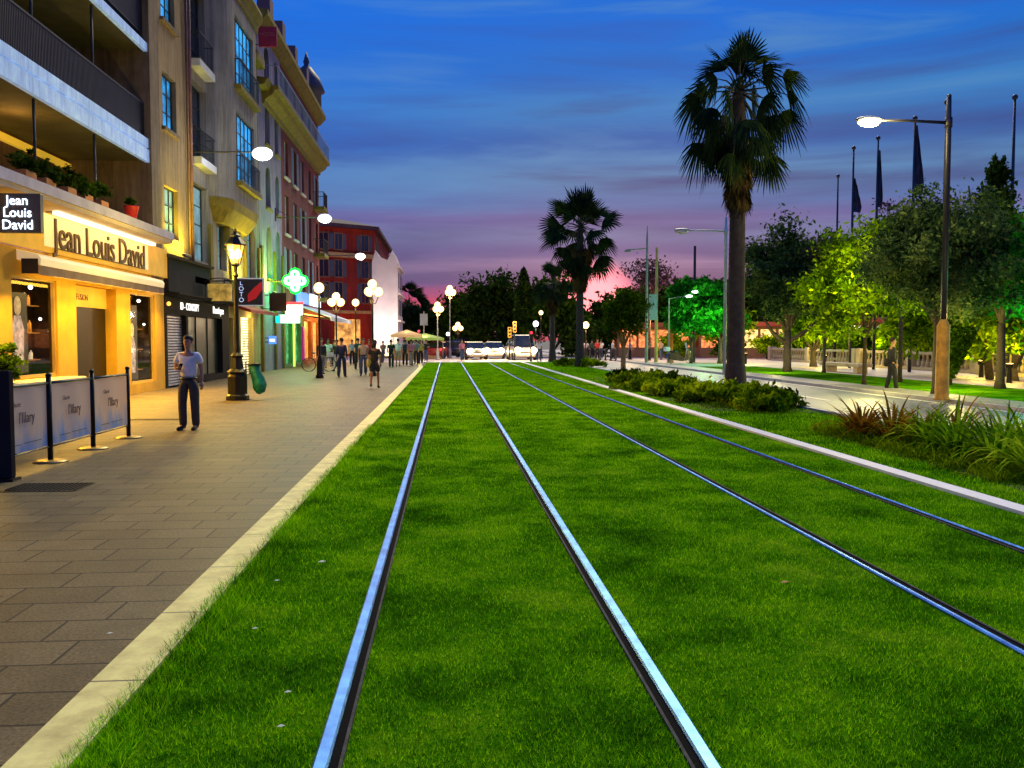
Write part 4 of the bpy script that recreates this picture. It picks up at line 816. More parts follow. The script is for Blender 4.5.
for z in (7.72, 10.82):
    m = MB().box(-9.24, -9.2, 4.2, yp0, z + 1.02, z + 1.07).box(-9.23, -9.21, 4.2, yp0, z + .04, z + .07)
    y = 12.0
    while y < yp0: m.box(-9.227, -9.213, y, y + .035, z + .07, z + 1.02); y += .075
    m.build('railing', RAILB, A)
for px in (48, 106):
    y = FY(px); MB().tube([(-9.28, y, 4.8), (-9.28, y, 7.0)], .035, 7).tube([(-9.28, y, 7.72), (-9.28, y, 10.35)], .035, 7).tube([(-9.28, y, 10.82), (-9.28, y, 13.7)], .035, 7).build('loggia_post', FR_D, A, smooth=True)
for y in (16, 20.5, 25.2):
    for z in (4.83, 7.75, 10.85): MB().box(-11.5, -11.44, y, y + 1.5, z, z + 2.05).build('loggia_door', M('loggia_door_brown', (.07, .035, .02), .5), A)
MB().box(-11.5, -11.4, 12, yp0, 6.72, 6.92).build('light_strip', MEM('amber_strip', (1, .62, .05), .35), A)
MB().tube([(-9.0, 31.9, 4.35), (-9.0, 31.9, 17.3)], .06, 8).tube([(-9.0, 31.6, 4.3), (-9.0, 31.6, 17.3)], .035, 6).build('drainpipe', RUSTP, A, smooth=True)
point('loggia_light', (-10.3, 22, 6.6), ORNG, 28, .3); point('loggia_light', (-10.3, 15.5, 6.6), ORNG, 22, .3)

# salon shopfront
SH = thing('salon_shopfront', 'amber-lit hairdressing salon shopfront with folded awning and dark script sign', 'shopfront', (-9.1, 23, 0))
STU = M('warm_yellow_render', (.60, .36, .03), .7, var=.15, scale=1.4, bump=.2)
ya, yb, yc, yd = FY(13), FY(58), FY(77), FY(107); ye, yf_, yg = FY(131), FY(155.5), 28.9
y18 = FY(117)
holes = [(ya, yb, .75, 2.95, .1), (yc, y18, .0, 2.95, .36), (ye, yf_, .3, 2.95, .1)]
m = facade(MB(), -9.1, 12, yg, 0, 3.55, holes, .36); m.quad((-9.1, yg, 0), (-12, yg, 0), (-12, yg, 3.55), (-9.1, yg, 3.55)); m.build('wall', STU, SH)
MB().box(-9.44, -9.36, yc, y18, 2.42, 2.95).build('lintel', M('orange_lintel', (.75, .42, .08), .6, emit=(1, .45, .03), es=.25), SH)
text('lettering', 'DIFFUSION', .23, M('brown_letters', (.10, .03, .005), .5), SH, (-9.353, (yc + yd) / 2 - .1, 2.66), FACEX, .9, .004)
MB().box(-9.44, -9.40, yc, y18, 0, 2.42).build('door', M('dark_glass_door', (.02, .014, .006), .35, spec=.15), SH)
def vitrine(y0, y1, z0, z1, seedv):
    f = MB().box(-9.22, -9.15, y0, y0 + .05, z0, z1).box(-9.22, -9.15, y1 - .05, y1, z0, z1).box(-9.22, -9.15, y0 + .05, y1 - .05, z0, z0 + .05).box(-9.22, -9.15, y0 + .05, y1 - .05, z1 - .05, z1).build('display_window', M('ochre_frame', (.5, .36, .1), .5), SH)
    MB().quad((-9.98, y0, z0), (-9.98, y1 + .8, z0), (-9.98, y1 + .8, z1), (-9.98, y0, z1)).quad((-9.98, y1 + .8, z0), (-9.22, y1 + .8, z0), (-9.22, y1 + .8, z1), (-9.98, y1 + .8, z1)).quad((-9.98, y0, z0), (-9.22, y0, z0), (-9.22, y1 + .8, z0), (-9.98, y1 + .8, z0)).quad((-9.98, y0, z1), (-9.22, y0, z1), (-9.22, y1 + .8, z1), (-9.98, y1 + .8, z1)).build('back_panel', M('window_backdrop', (.05, .03, .01), .6, var=.7, scale=2.2), f)
    gg = random.Random(seedv); m = MB(); k = MB(); h = MB()
    for q in range(3):
        z = z0 + .35 + q * .62; a = y0 + (y1 - y0) * .48
        m.box(-9.8, -9.45, a, y1 - .12, z, z + .025)
        y = a + .06
        while y < y1 - .2:
            hh = gg.uniform(.1, .3); (k if gg.random() < .55 else h).lathe([(.035, 0), (.04, .02), (.04, hh * .75), (.015, hh * .85), (.015, hh)], (-9.6, y, z + .028), 8); y += gg.uniform(.1, .17)
    m.build('shelf', M('shelf_wood', (.3, .16, .04), .5), f); k.build('bottles', M('amber_bottles', (.7, .3, .04), .25, var=.6, scale=5, emit=(1, .4, .05), es=.25), f); h.build('pale_bottles', M('pale_bottles', (.7, .7, .6), .3, var=.5, scale=6, emit=(.8, .9, .8), es=.25), f)
    # poster of a model with pale hair, printed as soft tones
    c = y0 + (y1 - y0) * .28; pw = (y1 - y0) * .21
    MB().box(-9.30, -9.28, c - pw, c + pw, z0 + .1, z1 - .35).build('poster', M('poster_dark', (.02, .02, .022), .4), f)
    MB().prism([(c - pw * .55, z0 + .3), (c + pw * .5, z0 + .3), (c + pw * .62, z0 + 1.05), (c + pw * .3, z0 + 1.35), (c - pw * .35, z0 + 1.35), (c - pw * .65, z0 + 1.0)], -9.278, -9.274, 'x').build('poster_print', M('poster_grey', (.32, .30, .36), .5, var=.6, scale=6, emit=(.4, .38, .5), es=.3), f)  # print given a faint glow so that it looks lit
    MB().ball((-9.272, c, z0 + 1.56), (.004, pw * .36, .21), 12, 8).build('poster_print', M('poster_pale', (.55, .52, .5), .5, var=.4, scale=8), f)
    m = MB().ball((-9.3, y0 + (y1 - y0) * .6, z1 - .2), .05, 8, 6); m.ball((-9.3, y0 + (y1 - y0) * .8, z1 - .9), .035, 8, 6); m.build('spotlight', G_WHITE, f)
    gm, gn, gl_, gb = nt_new('clear_shop_glass') if 'clear_shop_glass' not in MATS else (MATS['clear_shop_glass'], None, None, None)
    if gn is not None:
        tr = gn.new('ShaderNodeBsdfTransparent'); gs = gn.new('ShaderNodeBsdfGlossy'); gs.inputs['Roughness'].default_value = .03; mx = gn.new('ShaderNodeMixShader'); mx.inputs[0].default_value = .10
        gl_.new(tr.outputs[0], mx.inputs[1]); gl_.new(gs.outputs[0], mx.inputs[2]); gl_.new(mx.outputs[0], gn['Material Output'].inputs['Surface']); MATS['clear_shop_glass'] = gm
    MB().quad((-9.2, y0 + .05, z0 + .05), (-9.2, y1 - .05, z0 + .05), (-9.2, y1 - .05, z1 - .05), (-9.2, y0 + .05, z1 - .05)).build('glass', gm, f)
    point('window_light', (-9.4, (y0 + y1) / 2 + .3, z1 - .15), ORNG, 9, .06)
vitrine(ya, yb, .75, 2.95, 3); vitrine(ye, yf_, .3, 2.95, 5)
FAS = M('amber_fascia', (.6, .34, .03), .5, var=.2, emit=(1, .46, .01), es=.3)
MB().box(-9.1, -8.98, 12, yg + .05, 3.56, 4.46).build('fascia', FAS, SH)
MB().box(-8.978, -8.972, FY(47, -8.97), FY(150, -8.97), 3.68, 4.42).build('sign_panel', M('pale_sign_panel', (.85, .8, .6), .5, var=.12, scale=1.5, emit=(1, .66, .2), es=.42), SH)
text('lettering', 'Jean Louis David', .98, M('bronze_letters', (.10, .05, .008), .45), SH, (-8.95, (FY(54, -8.95) + FY(146, -8.95)) / 2 + .1, 3.98), FACEX, .92, .02)
MB().box(-8.97, -8.955, FY(60, -8.95), FY(147, -8.95), 3.66, 3.69).build('small_print_line', MATS['bronze_letters'], SH)
MB().box(-8.75, -8.62, FY(58, -8.7), FY(155, -8.7), 4.36, 4.44).build('tube_light', MEM('tube_white', (1, .86, .62), 1.6), SH)
m = MB(); y = FY(62, -8.7)
while y < 27.5: m.tube([(-9.0, y, 4.44), (-8.7, y, 4.45)], .012, 5); y += 1.3
m.build('tube_bracket', FR_D, SH)
# folded awning
ay0, ay1 = 19.3, FY(165, -8.62)
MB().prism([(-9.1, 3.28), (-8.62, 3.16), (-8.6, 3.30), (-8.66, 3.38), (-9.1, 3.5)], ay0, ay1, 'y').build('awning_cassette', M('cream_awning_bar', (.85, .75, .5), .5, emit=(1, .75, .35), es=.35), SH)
m = MB(); nn = 60
for k in range(nn):
    a, b = ay0 + (ay1 - ay0) * k / nn, ay0 + (ay1 - ay0) * (k + 1) / nn; f = lambda v: -8.64 + .012 * math.sin(v * 9)
    m.quad((f(a), a, 2.96), (f(b), b, 2.96), (f(b), b, 3.16), (f(a), a, 3.16))
m.build('awning_valance', M('taupe_awning_cloth', (.26, .18, .12), .8), SH)
MB().box(-9.0, -8.66, ay0 - .02, ay0 + .01, 2.98, 3.3).build('awning_end', FR_D, SH)
area('shop_downlight', (-8.72, 24.2, 2.93), (0, R(-28), 0), .25, 8.4, (1, .55, .05), 700, 140)
area('shop_downlight', (-8.72, 17.2, 2.93), (0, R(-28), 0), .25, 4.0, (1, .55, .05), 420, 140)
area('shopfront_wash', (-8.5, 24.0, 2.9), (0, R(40), 0), .1, 8.4, (1, .58, .05), 70, 160)
area('fascia_light', (-8.66, 24, 4.33), (0, R(62), 0), .08, 8, (1, .55, .08), 9)
# canopy slab
cano = MB(); cano.prism([(12, -9.1), (27.1, -9.1), (27.1, -8.25), (12, -8.25)], 4.46, 4.76, 'z')
cano.v = [(b, a, c) for a, b, c in cano.v]; cano.f = [tuple(reversed(f)) for f in cano.f]
cano.build('canopy', M('cream_canopy', (.62, .5, .38), .7, var=.15, scale=1.2, bump=.2), SH)
MB().box(-8.25, -8.2, 12, 27.15, 4.56, 4.78).build('canopy_edge', M('lilac_canopy_edge', (.45, .42, .52), .6, var=.2), SH)
# square lit sign
t = thing('square_sign', 'dark square box sign with glowing white three-line lettering under the canopy', 'sign', (-8.6, 17.4, 3.75)); SX = GX(24.5, 17.4); SZ = GZ(23, 233, 17.4)
MB().cbox(SX, 17.4, SZ, .78, .14, .74, 0, .01).build('box', M('grey_sign_box', (.10, .11, .11), .5), t)
for k, s in enumerate(('Jean', 'Louis', 'David')): text('lettering', s, .255, MEM('cold_white_letters', (.7, .82, 1), 5), t, (SX - .03, 17.32, SZ + .60 - k * .23), FACEC, .98, .004)
MB().box(-9.1, SX - .39, 17.35, 17.45, 4.05, 4.25).build('bracket', FR_D, t)
# pots on the canopy
POT = M('terracotta_pot', (.42, .17, .06), .8, var=.2); pos = ['leftmost', 'second', 'third', 'fourth', 'fifth', 'sixth']
for i, px in enumerate((27, 47, 68, 85, 101)):
    y = FY(px, -8.55); t = thing('flowerpot', 'terracotta box of bushy greens on the canopy ledge, %s from the left' % pos[i], 'flowerpot', (-8.5, y, 4.76), 'potted plants along the canopy ledge')
    MB().cbox(-8.5, y, 4.76, .26, .46, .22, 0, .015).build('pot', POT, t)
    gg = np.random.default_rng(i); _, P = crown_pts(gg, (-8.5, y, 5.27), (.26, .42, .28), 20, 900, .09, .3); npmesh('plant', leafquads(P, .045, gg), 4, L_DARK if i < 3 else L_MID, t, (-8.5, y, 4.86))
t = thing('flowerpot', 'round red pot with small plant at the right end of the canopy ledge', 'flowerpot', (-8.5, FY(134, -8.5), 4.86))
y = FY(134, -8.5); MB().lathe([(.14, 0), (.2, .3), (.21, .32)], (-8.5, y, 4.86), 12).build('pot', M('red_pot', (.5, .02, .015), .5), t, smooth=True)
gg = np.random.default_rng(40); _, P = crown_pts(gg, (-8.5, y, 5.3), (.2, .2, .2), 10, 400, .07, .3); npmesh('plant', leafquads(P, .04, gg), 4, L_MID, t, (-8.5, y, 4.86))

# black shop
K = thing('black_shopfront', 'black closed shopfront with white lettering and a roller shutter', 'shopfront', (-9.1, 32, 0))
BLK = M('black_shop_paint', (.010, .010, .011), .7, var=.4, spec=.1); BLK2 = M('charcoal_panel', (.018, .018, .02), .75, var=.3, spec=.1)
s0, s1 = FY(167), FY(186); g0, g1 = FY(188), FY(222)
m = facade(MB(), -9.08, 28.95, 37.2, 0, 3.0, [(s0, s1, .0, 2.42), (g0, g1, .25, 2.42)], .25); m.quad((-9.08, 28.95, 0), (-9.08, 28.95, 3), (-9.5, 28.95, 3), (-9.5, 28.95, 0)); m.build('wall', BLK, K)
m = MB(); z = 0.02
while z < 2.4: m.prism([(-9.3, z), (-9.24, z + .02), (-9.24, z + .065), (-9.3, z + .085)], s0, s1, 'y'); z += .095
m.build('roller_shutter', M('silver_shutter', (.55, .55, .62), .35, .5, var=.2), K)
MB().box(-9.3, -9.28, g0, g1, .25, 2.42).build('window', M('dark_green_glass', (.015, .028, .02), .3, var=.6, scale=1, spec=.2), K)
for k in (1, 2): y = g0 + (g1 - g0) * k / 3; MB().box(-9.279, -9.25, y - .02, y + .02, .25, 2.42).build('mullion', BLK2, K)
MB().prism([(-9.1, 3.0), (-8.7, 3.0), (-8.62, 3.06), (-8.62, 3.11), (-9.1, 3.14)], 28.95, 37.2, 'y').build('ledge', BLK2, K)
MB().box(-9.1, -8.95, 28.95, 33.9, 3.15, 4.22).build('upper_panel', BLK2, K)
MB().prism([(-9.1, 4.22), (-8.85, 4.24), (-8.78, 4.32), (-9.1, 4.36)], 28.9, 34, 'y').build('cornice', M('grey_cornice', (.06, .06, .06), .7), K)
WL = MEM('white_letters', (1, 1, .95), 1.3)
text('lettering', 'ID - CONCEPT', .36, WL, K, (-9.07, (FY(175) + FY(203)) / 2, 2.72), FACEX, .95, .01)
text('lettering', 'Boutique', .4, WL, K, (-9.07, (FY(206) + FY(229)) / 2, 2.73), FACEX, 1.1, .01)
MB().ball((-9.02, FY(162) + .5, 2.75), .07, 8, 6).build('lamp', G_ORANGE, K)

# B: cream house with a bow window
CREAM = M('cream_grey_render', (.27, .24, .2), .85, var=.15, scale=1.2, bump=.25); YSTONE = M('yellow_stone_trim', (.20, .15, .015), .75, var=.2, scale=2, bump=.3)
B = thing('town_house', 'cream grey house with rounded bow window and yellow stone trim', 'building', (-9.1, 38, 0))
bh = [(32.15, 34.35, z, z + 2.8) for z in (4.5, 8.15, 11.6)] + [(35.7, 37.1, 4.4, 6.9), (40.9, 42.6, 4.4, 6.9)] + [(41.4, 42.7, 8.3, 10.6), (41.4, 42.7, 11.8, 14)]
m = facade(MB(), -9.1, 31.96, 43.45, 3.2, 17, bh, .35); m.quad((-9.1, 43.45, 0), (-14, 43.45, 0), (-14, 43.45, 17), (-9.1, 43.45, 17)).quad((-9.1, 31.96, 12), (-9.1, 31.96, 17), (-14, 31.96, 17), (-14, 31.96, 12))
arch_fill(m, -9.1, 35.7, 37.1, 6.9); arch_fill(m, -9.1, 40.9, 42.6, 6.9); m.build('wall', CREAM, B)
for i, (a, b, c, d) in enumerate(bh): window(B, -9.1, a, b, c, d, FR_D, (GLASSC if c < 5 else GLASSD), 2, 4, .3)
for z in (8.15, 11.6):
    MB().box(-9.1, -8.72, 32.2, 34.25, z - .28, z - .02).build('balcony_slab', M('pale_stone', (.6, .6, .58), .7), B); railing(B, -9.1, -8.76, 32.25, 34.2, z - .02, 1.0, FR_D)
# bow
BX_ = -8.38; ring = [(-9.1, 34.5), (-8.85, 34.62), (-8.62, 34.85), (-8.45, 35.15), (-8.38, 35.55)]; ring2 = [(x, 75.3 - y) for x, y in reversed(ring)]
wz = [(7.95, 10.75), (11.75, 14.55)]; wh2 = [(36.0, 39.3, a, b) for a, b in wz]
m = facade(MB(), BX_, 35.55, 39.75, 7.1, 15.2, wh2, .2)
for rg in (ring, ring2):
    for (a, b), (c, d) in zip(rg, rg[1:]): m.quad((a, b, 7.1), (c, d, 7.1), (c, d, 15.2), (a, b, 15.2))
P_ = ring + ring2; m.add([(a, b, 15.2) for a, b in P_], [tuple(range(len(P_)))])
m.build('bow', CREAM, B)
for a, b in wz:
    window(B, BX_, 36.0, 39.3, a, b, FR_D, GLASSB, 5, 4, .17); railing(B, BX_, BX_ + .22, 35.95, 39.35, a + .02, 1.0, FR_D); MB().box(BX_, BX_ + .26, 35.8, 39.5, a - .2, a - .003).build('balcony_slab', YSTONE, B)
co = MB()
def ringlay(m, z0, z1, e0, e1):
    lo = [(x + e0, (y - 37.65) * (1 + e0 / 3) + 37.65, z0) for x, y in P_]; hi_ = [(x + e1, (y - 37.65) * (1 + e1 / 3) + 37.65, z1) for x, y in P_]
    k = len(P_); m.add(lo + hi_, [(i, i + 1, k + i + 1, k + i) for i in range(k - 1)] + [tuple(range(k, 2 * k)), tuple(reversed(range(k)))])
ringlay(co, 15.2, 15.45, .08, .12); ringlay(co, 15.45, 15.8, .14, .3); ringlay(co, 15.8, 15.95, .3, .28)
co.build('bow_cornice', YSTONE, B)
cb = MB(); ringlay(cb, 6.75, 7.1, -.05, .04); ringlay(cb, 6.2, 6.75, -.4, -.05); cb.box(-9.1, -8.85, 36.6, 38.7, 5.3, 6.2); cb.build('corbel', YSTONE, B)
MB().box(-9.1, -8.8, 31.96, 34.4, 15.6, 16).box(-9.1, -8.7, 40.8, 43.45, 14.6, 15.0).box(-9.1, -8.95, 31.96, 43.45, 3.62, 3.85).build('cornice', YSTONE, B)
for y in (34.3, 37.5, 40.2, 43.0): MB().box(-9.098, -9.0, y, y + .38, 3.85, 6.0).build('pilaster', YSTONE, B)
MB().box(-14, -9.12, 32, 43.4, 17, 17.2).build('roof', M('grey_roof', (.12, .11, .12), .8), B)
# ground floor of B: small lit shop with an awning
LS = thing('tobacco_shopfront', 'small shop with a narrow red awning and a bright white doorway', 'shopfront', (-9.1, 40, 0))
l0, l1, l2, l3 = FY(226), FY(236), FY(243), FY(256)
m = facade(MB(), -9.09, 37.22, 43.45, 0, 3.2, [(l0, l0 + 1.2, 0, 2.5), (l2 - .4, l3 - .6, 0, 2.6)], .3); m.build('wall', M('yellow_green_render', (.42, .38, .12), .8, var=.2), LS)
MB().box(-9.36, -9.34, l0, l0 + 1.2, 0, 2.5).build('door', BLK2, LS)
MB().box(-9.36, -9.34, l2 - .4, l3 - .6, 0, 2.6).build('display_window', M('white_hot_window', (.9, .85, .6), .4, var=.5, scale=3, emit=(1, .85, .45), es=1.5), LS)
m = MB(); z = .05
while z < 2.5: m.box(-9.33, -9.31, l3 - 1.9, l3 - .6, z, z + .05); z += .12
m.build('shutter_slats', M('yellow_slats', (.5, .45, .2), .5), LS)
MB().prism([(-9.09, 3.15), (-8.2, 2.85), (-8.18, 2.72), (-9.09, 3.0)], 37.3, 43.3, 'y').build('awning', M('dark_red_awning', (.35, .05, .03), .7), LS)
point('shop_window_light', (-8.7, 41, 2.4), (1, .75, .3), 60, .2)

# C: lilac house
LIL = M('lilac_render', (.25, .22, .31), .85, var=.18, scale=1.1, bump=.25)
C_ = thing('town_house', 'narrow lilac-grey house with arched windows above the pharmacy cross', 'building', (-9.1, 46.4, 0))
ch = [(45.2, 46.4, 4.7, 7.4), (45.2, 46.4, 8.3, 10.4), (45.2, 46.4, 11.5, 13.6), (45.2, 46.4, 14.6, 16.4), (47.7, 48.7, 8.3, 10.4), (47.7, 48.7, 11.5, 13.6), (47.7, 48.7, 4.7, 7.4), (47.7, 48.7, 14.6, 16.4)]
m = facade(MB(), -9.1, 43.5, 49.4, 0, 17.4, ch, .3); m.quad((-9.1, 43.5, 16.9), (-9.1, 43.5, 17.4), (-14, 43.5, 17.4), (-14, 43.5, 16.9))
for a, b, c, d in ch: arch_fill(m, -9.1, a, b, d)
m.build('wall', LIL, C_)
for a, b, c, d in ch: window(C_, -9.1, a, b, c, d, FR_D, GLASSD, 2, 3, .28, YSTONE)
for y in (43.55, 46.8, 49.0): MB().box(-9.098, -8.98, y, y + .35, 0, 6.2).build('pilaster', YSTONE, C_)
MB().prism([(-9.1, 16.8), (-8.95, 16.85), (-8.65, 17.2), (-8.55, 17.25), (-8.55, 17.5), (-9.1, 17.55)], 43.5, 49.44, 'y').build('cornice', YSTONE, C_)
MB().prism([(-9.1, 13.9), (-8.75, 13.95), (-8.6, 14.25), (-9.1, 14.3)], 43.5, 44.8, 'y').build('cornice', YSTONE, C_)

# D: red house with a long balcony
RED = M('dark_red_render', (.17, .03, .028), .85, var=.2, scale=1.2, bump=.25); REDL = M('orange_light_tinted_render', (.35, .10, .02), .8, var=.2)  # the second render carries the cafe's orange light in its colour
D_ = thing('town_house', 'long dark red house with a yellow cornice and full-width top balcony', 'building', (-9.1, 60.7, 0))
dy = [50.4, 53.2, 56.0, 58.8, 61.8]; dz = [(4.6, 6.8), (7.6, 9.8), (10.8, 12.9), (14.6, 16.3)]
dh = [(y, y + 1.2, a, b) for y in dy for a, b in dz]
m = facade(MB(), -9.1, 49.45, 63.6, 3.7, 17.4, dh, .25); m.quad((-9.1, 63.6, 0), (-20, 63.6, 0), (-20, 63.6, 17.4), (-9.1, 63.6, 17.4)); m.build('wall', RED, D_)
SHP = M('pale_blue_shutter', (.2, .25, .33), .6, var=.2); SHG = M('grey_green_shutter', (.2, .26, .25), .6)
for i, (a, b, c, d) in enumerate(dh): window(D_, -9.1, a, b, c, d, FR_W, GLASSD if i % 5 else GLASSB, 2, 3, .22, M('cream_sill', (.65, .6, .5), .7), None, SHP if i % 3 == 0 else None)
MB().prism([(-9.1, 16.8), (-8.95, 16.85), (-8.65, 17.2), (-8.55, 17.25), (-8.55, 17.5), (-9.1, 17.55)], 49.45, 63.8, 'y').build('cornice', YSTONE, D_)
m = MB().prism([(-9.1, 13.3), (-9.0, 13.3), (-8.95, 13.5), (-8.6, 13.75), (-8.5, 13.95), (-8.3, 14.0), (-8.3, 14.2), (-9.1, 14.2)], 44.6, 63.7, 'y')
m.build('long_balcony', YSTONE, D_); railing(D_, -9.1, -8.34, 44.7, 63.6, 14.2, 1.0, M('blue_grey_railing', (.25, .33, .45), .5), .2)
for z in (7.55, 10.75, 4.5):
    MB().box(-9.1, -8.35, 60.9, 62.9, z - .25, z - .03).build('balcony_slab', YSTONE, D_); railing(D_, -9.1, -8.4, 60.95, 62.85, z - .03, 1.0, FR_D)
MB().prism([(-9.3, 17.5), (-9.3, 18.1), (-12, 19.6), (-14, 19.6), (-14, 17.5)], 49.5, 63.6, 'y').build('roof', M('slate_roof', (.06, .055, .07), .7), D_)
for y in (45.6, 49.0, 53.0, 57.2): MB().box(-9.5, -8.85, y, y + .9, 17.5, 18.9).build('dormer', M('red_grey_dormer', (.16, .09, .1), .8), D_)
MB().lathe([(1.0, 0), (1.0, 1.2), (1.25, 1.3), (.9, 2.2), (.35, 2.9), (.15, 3.1), (.22, 3.3), (.02, 4.0)], (-9.6, 61.9, 17.4), 14).build('turret', M('dark_lead_turret', (.05, .05, .09), .5), D_, smooth=True)
PH = thing('pharmacy_shopfront', 'green-lit pharmacy shopfront with a yellow jamb and purple poster', 'shopfront', (-9.1, 52, 0))
m = facade(MB(), -9.09, 49.42, 56.0, 0, 3.7, [(50.0, 52.2, .2, 2.8), (53.0, 55.2, .2, 2.8)], .3); m.build('wall', M('green_light_tinted_render', (.12, .3, .1), .7), PH)  # green sign light put into this wall colour
for a, b in ((50.0, 52.2), (53.0, 55.2)): MB().box(-9.36, -9.33, a, b, .2, 2.8).build('display_window', M('green_shop_glass', (.05, .2, .08), .2, var=.8, scale=3, emit=(.2, .8, .3), es=.35), PH)
MB().box(-9.08, -9.0, 52.3, 52.6, 0, 2.9).build('jamb', MEM('yellow_green_tube', (.7, 1, .1), 1.0), PH); MB().box(-9.08, -8.95, 55.3, 55.8, .3, 2.4).build('poster', M('magenta_poster', (.5, .02, .25), .5, emit=(.6, .02, .3), es=.3), PH)
CF = thing('cafe_shopfront', 'orange-lit cafe front under a long sloping blue-white awning', 'cafe', (-9.1, 62, 0))
m = facade(MB(), -9.09, 56.02, 63.6, 0, 3.7, [(56.5 + k * 3.6, 59.4 + k * 3.6, .3, 2.8) for k in range(2)], .3); m.build('wall', REDL, CF)
for k in range(2): MB().box(-9.36, -9.33, 56.5 + k * 3.6, 59.4 + k * 3.6, .3, 2.8).build('display_window', GLASSW, CF)
AW = M('blue_white_awning', (.5, .56, .66), .8, var=.3, scale=1)
MB().prism([(-9.08, 3.75), (-6.9, 2.95), (-6.88, 2.72), (-6.92, 2.72), (-6.96, 2.9), (-9.08, 3.68)], 52.8, 63.5, 'y').build('awning', AW, CF)
for k in range(4): y = 53.3 + k * 3.2; MB().tube([(-9.0, y, 3.1), (-7.0, y, 2.88)], .025, 5).build('awning_arm', FR_D, CF)
MB().box(-9.0, -8.9, 53, 57.5, 3.85, 4.5).build('sign_panel', MEM('blue_sign_panel', (.05, .25, 1), 1.2), CF); MB().box(-9.0, -8.88, 58.2, 62.5, 3.85, 4.6).build('sign_panel', MEM('cyan_white_panel', (.7, .95, 1), 2.0), CF)
MB().box(-8.6, -8.5, 53.5, 63, 3.1, 3.16).build('strip_light', MEM('orange_strip', (1, .5, .1), 4), CF)
point('cafe_light', (-7.9, 59, 2.7), ORNG, 150, .2); point('cafe_light', (-7.9, 62, 2.7), ORNG, 160, .2); point('green_light', (-8.0, 51.5, 4.6), (.1, 1, .25), 110, .3)

# projecting signs ---------------------------------------------------
def cross(label, Y, x, z):
    t = thing('pharmacy_cross', label, 'sign', (x, Y, z)); m = MB(); k = MB()
    for dx, dz in ((0, .32), (0, -.32), (.32, 0), (-.32, 0), (0, 0)):
        m.lathe([(.25, 0), (.25, .12)], (0, 0, 0), 8); o = len(m.v) - 16
        for q in range(o, len(m.v)): a, b, c = m.v[q]; m.v[q] = (x + dx + a, Y + c - .12, z + dz + b)
    m.build('lit_lobes', MEM('white_green_neon', (.45, 1, .62), 2.0), t)
    bk_ = MB()
    for i_, (dx, dz) in enumerate(((0, .36), (0, -.36), (.36, 0), (-.36, 0))):
        bk_.lathe([(.33, 0), (.33, .05)], (0, 0, 0), 8); o = len(bk_.v) - 16
        for q in range(o, len(bk_.v)): a, b, c = bk_.v[q]; bk_.v[q] = (x + dx + a, Y + .01 + i_ * .004 + c, z + dz + b)
    bk_.build('back_cross', MEM('green_neon', (0, .75, .06), 1.3), t)
    for dx, dz in ((0, .33), (0, -.33), (.33, 0), (-.33, 0)): MB().box(x + dx - .04, x + dx + .04, Y - .135, Y - .125, z + dz - .08, z + dz + .08).build('mark', M('deep_green', (0, .2, .05), .5), t)
    MB().tube([(-9.08, Y + .05, z), (x - .6, Y + .05, z)], .03, 6).build('bracket', FR_D, t); return t
cross('white glowing pharmacy cross of four lobes edged in green neon', 45.0, GX(296, 45), GZ(296, 281, 45))
point('green_glow', (GX(296, 45) , 44.4, GZ(296, 281, 45)), (.05, 1, .2), 160, .3); point('green_glow', (GX(296, 45) - .1, 45.6, GZ(296, 281, 45)), (.05, 1, .2), 420, .3)
def sign(name, label, px0, px1, py0, py1, Y, mat, arm=True):
    x0, x1, z0, z1 = GX(px0, Y), GX(px1, Y), GZ((px0 + px1) / 2, py1, Y), GZ((px0 + px1) / 2, py0, Y)
    t = thing(name, label, 'sign', (x0, Y, z0)); MB().box(x0, x1, Y - .06, Y + .06, z0, z1).build('box', mat, t)
    if arm: MB().tube([(-9.07, Y, z1 - .1), (x0, Y, z1 - .1)], .02, 5).tube([(-9.07, Y, z0 + .1), (x0, Y, z0 + .1)], .02, 5).tube([(-9.06, Y, z0 + .05), (-9.06, Y, z1 - .05)], .03, 5).build('bracket', FR_D, t)
    return t, x0, x1, z0, z1
t, x0, x1, z0, z1 = sign('lottery_sign', 'dark projecting sign with LOTO in vertical letters and a red diamond', 239, 265, 278, 306, 36.5, M('dark_sign_face', (.03, .025, .035), .4))
m = MB().box(x0, x1, Y_ := 36.43, 36.437, z1 - .05, z1).box(x0, x1, 36.43, 36.437, z0, z0 + .04).box(x1 - .05, x1, 36.43, 36.437, z0 + .04, z1 - .05); m.build('border', M('pale_border', (.6, .6, .6), .5, emit=(.5, .5, .55), es=.3), t)
for k, c in enumerate('LOTO'): text('lettering', c, .26, M('bluewhite_letters', (.8, .85, 1), .5, emit=(.5, .6, 1), es=.8), t, (x0 + .14, 36.42, z1 - .22 - k * (z1 - z0 - .25) / 3.9), FACEC, 1, .003)
c0 = x0 + .68; cz = (z0 + z1) / 2
MB().prism([(c0 - .26, cz - .42), (c0 - .02, cz - .12), (c0 + .3, cz + .42), (c0 + .3, cz + .1), (c0 - .02, cz - .42)][:0] or [(c0 - .28, cz - .42), (c0 + .04, cz - .26), (c0 + .30, cz + .1), (c0 + .28, cz + .42), (c0 - .04, cz + .16), (c0 - .28, cz - .1)], 36.425, 36.433, 'y').build('diamond', M('red_diamond', (.45, .01, .02), .5, emit=(.6, .02, .02), es=.35), t)
t, x0, x1, z0, z1 = sign('tavern_sign', 'hanging yellow painted sign in a curled wrought iron frame', 209, 232, 284, 301, 33.0, M('yellow_painted_board', (.6, .4, .08), .5, var=.5, scale=4, emit=(.7, .45, .08), es=.3), False)
m = MB(); c = (x0 + x1) / 2; w = (x1 - x0) / 2 + .1
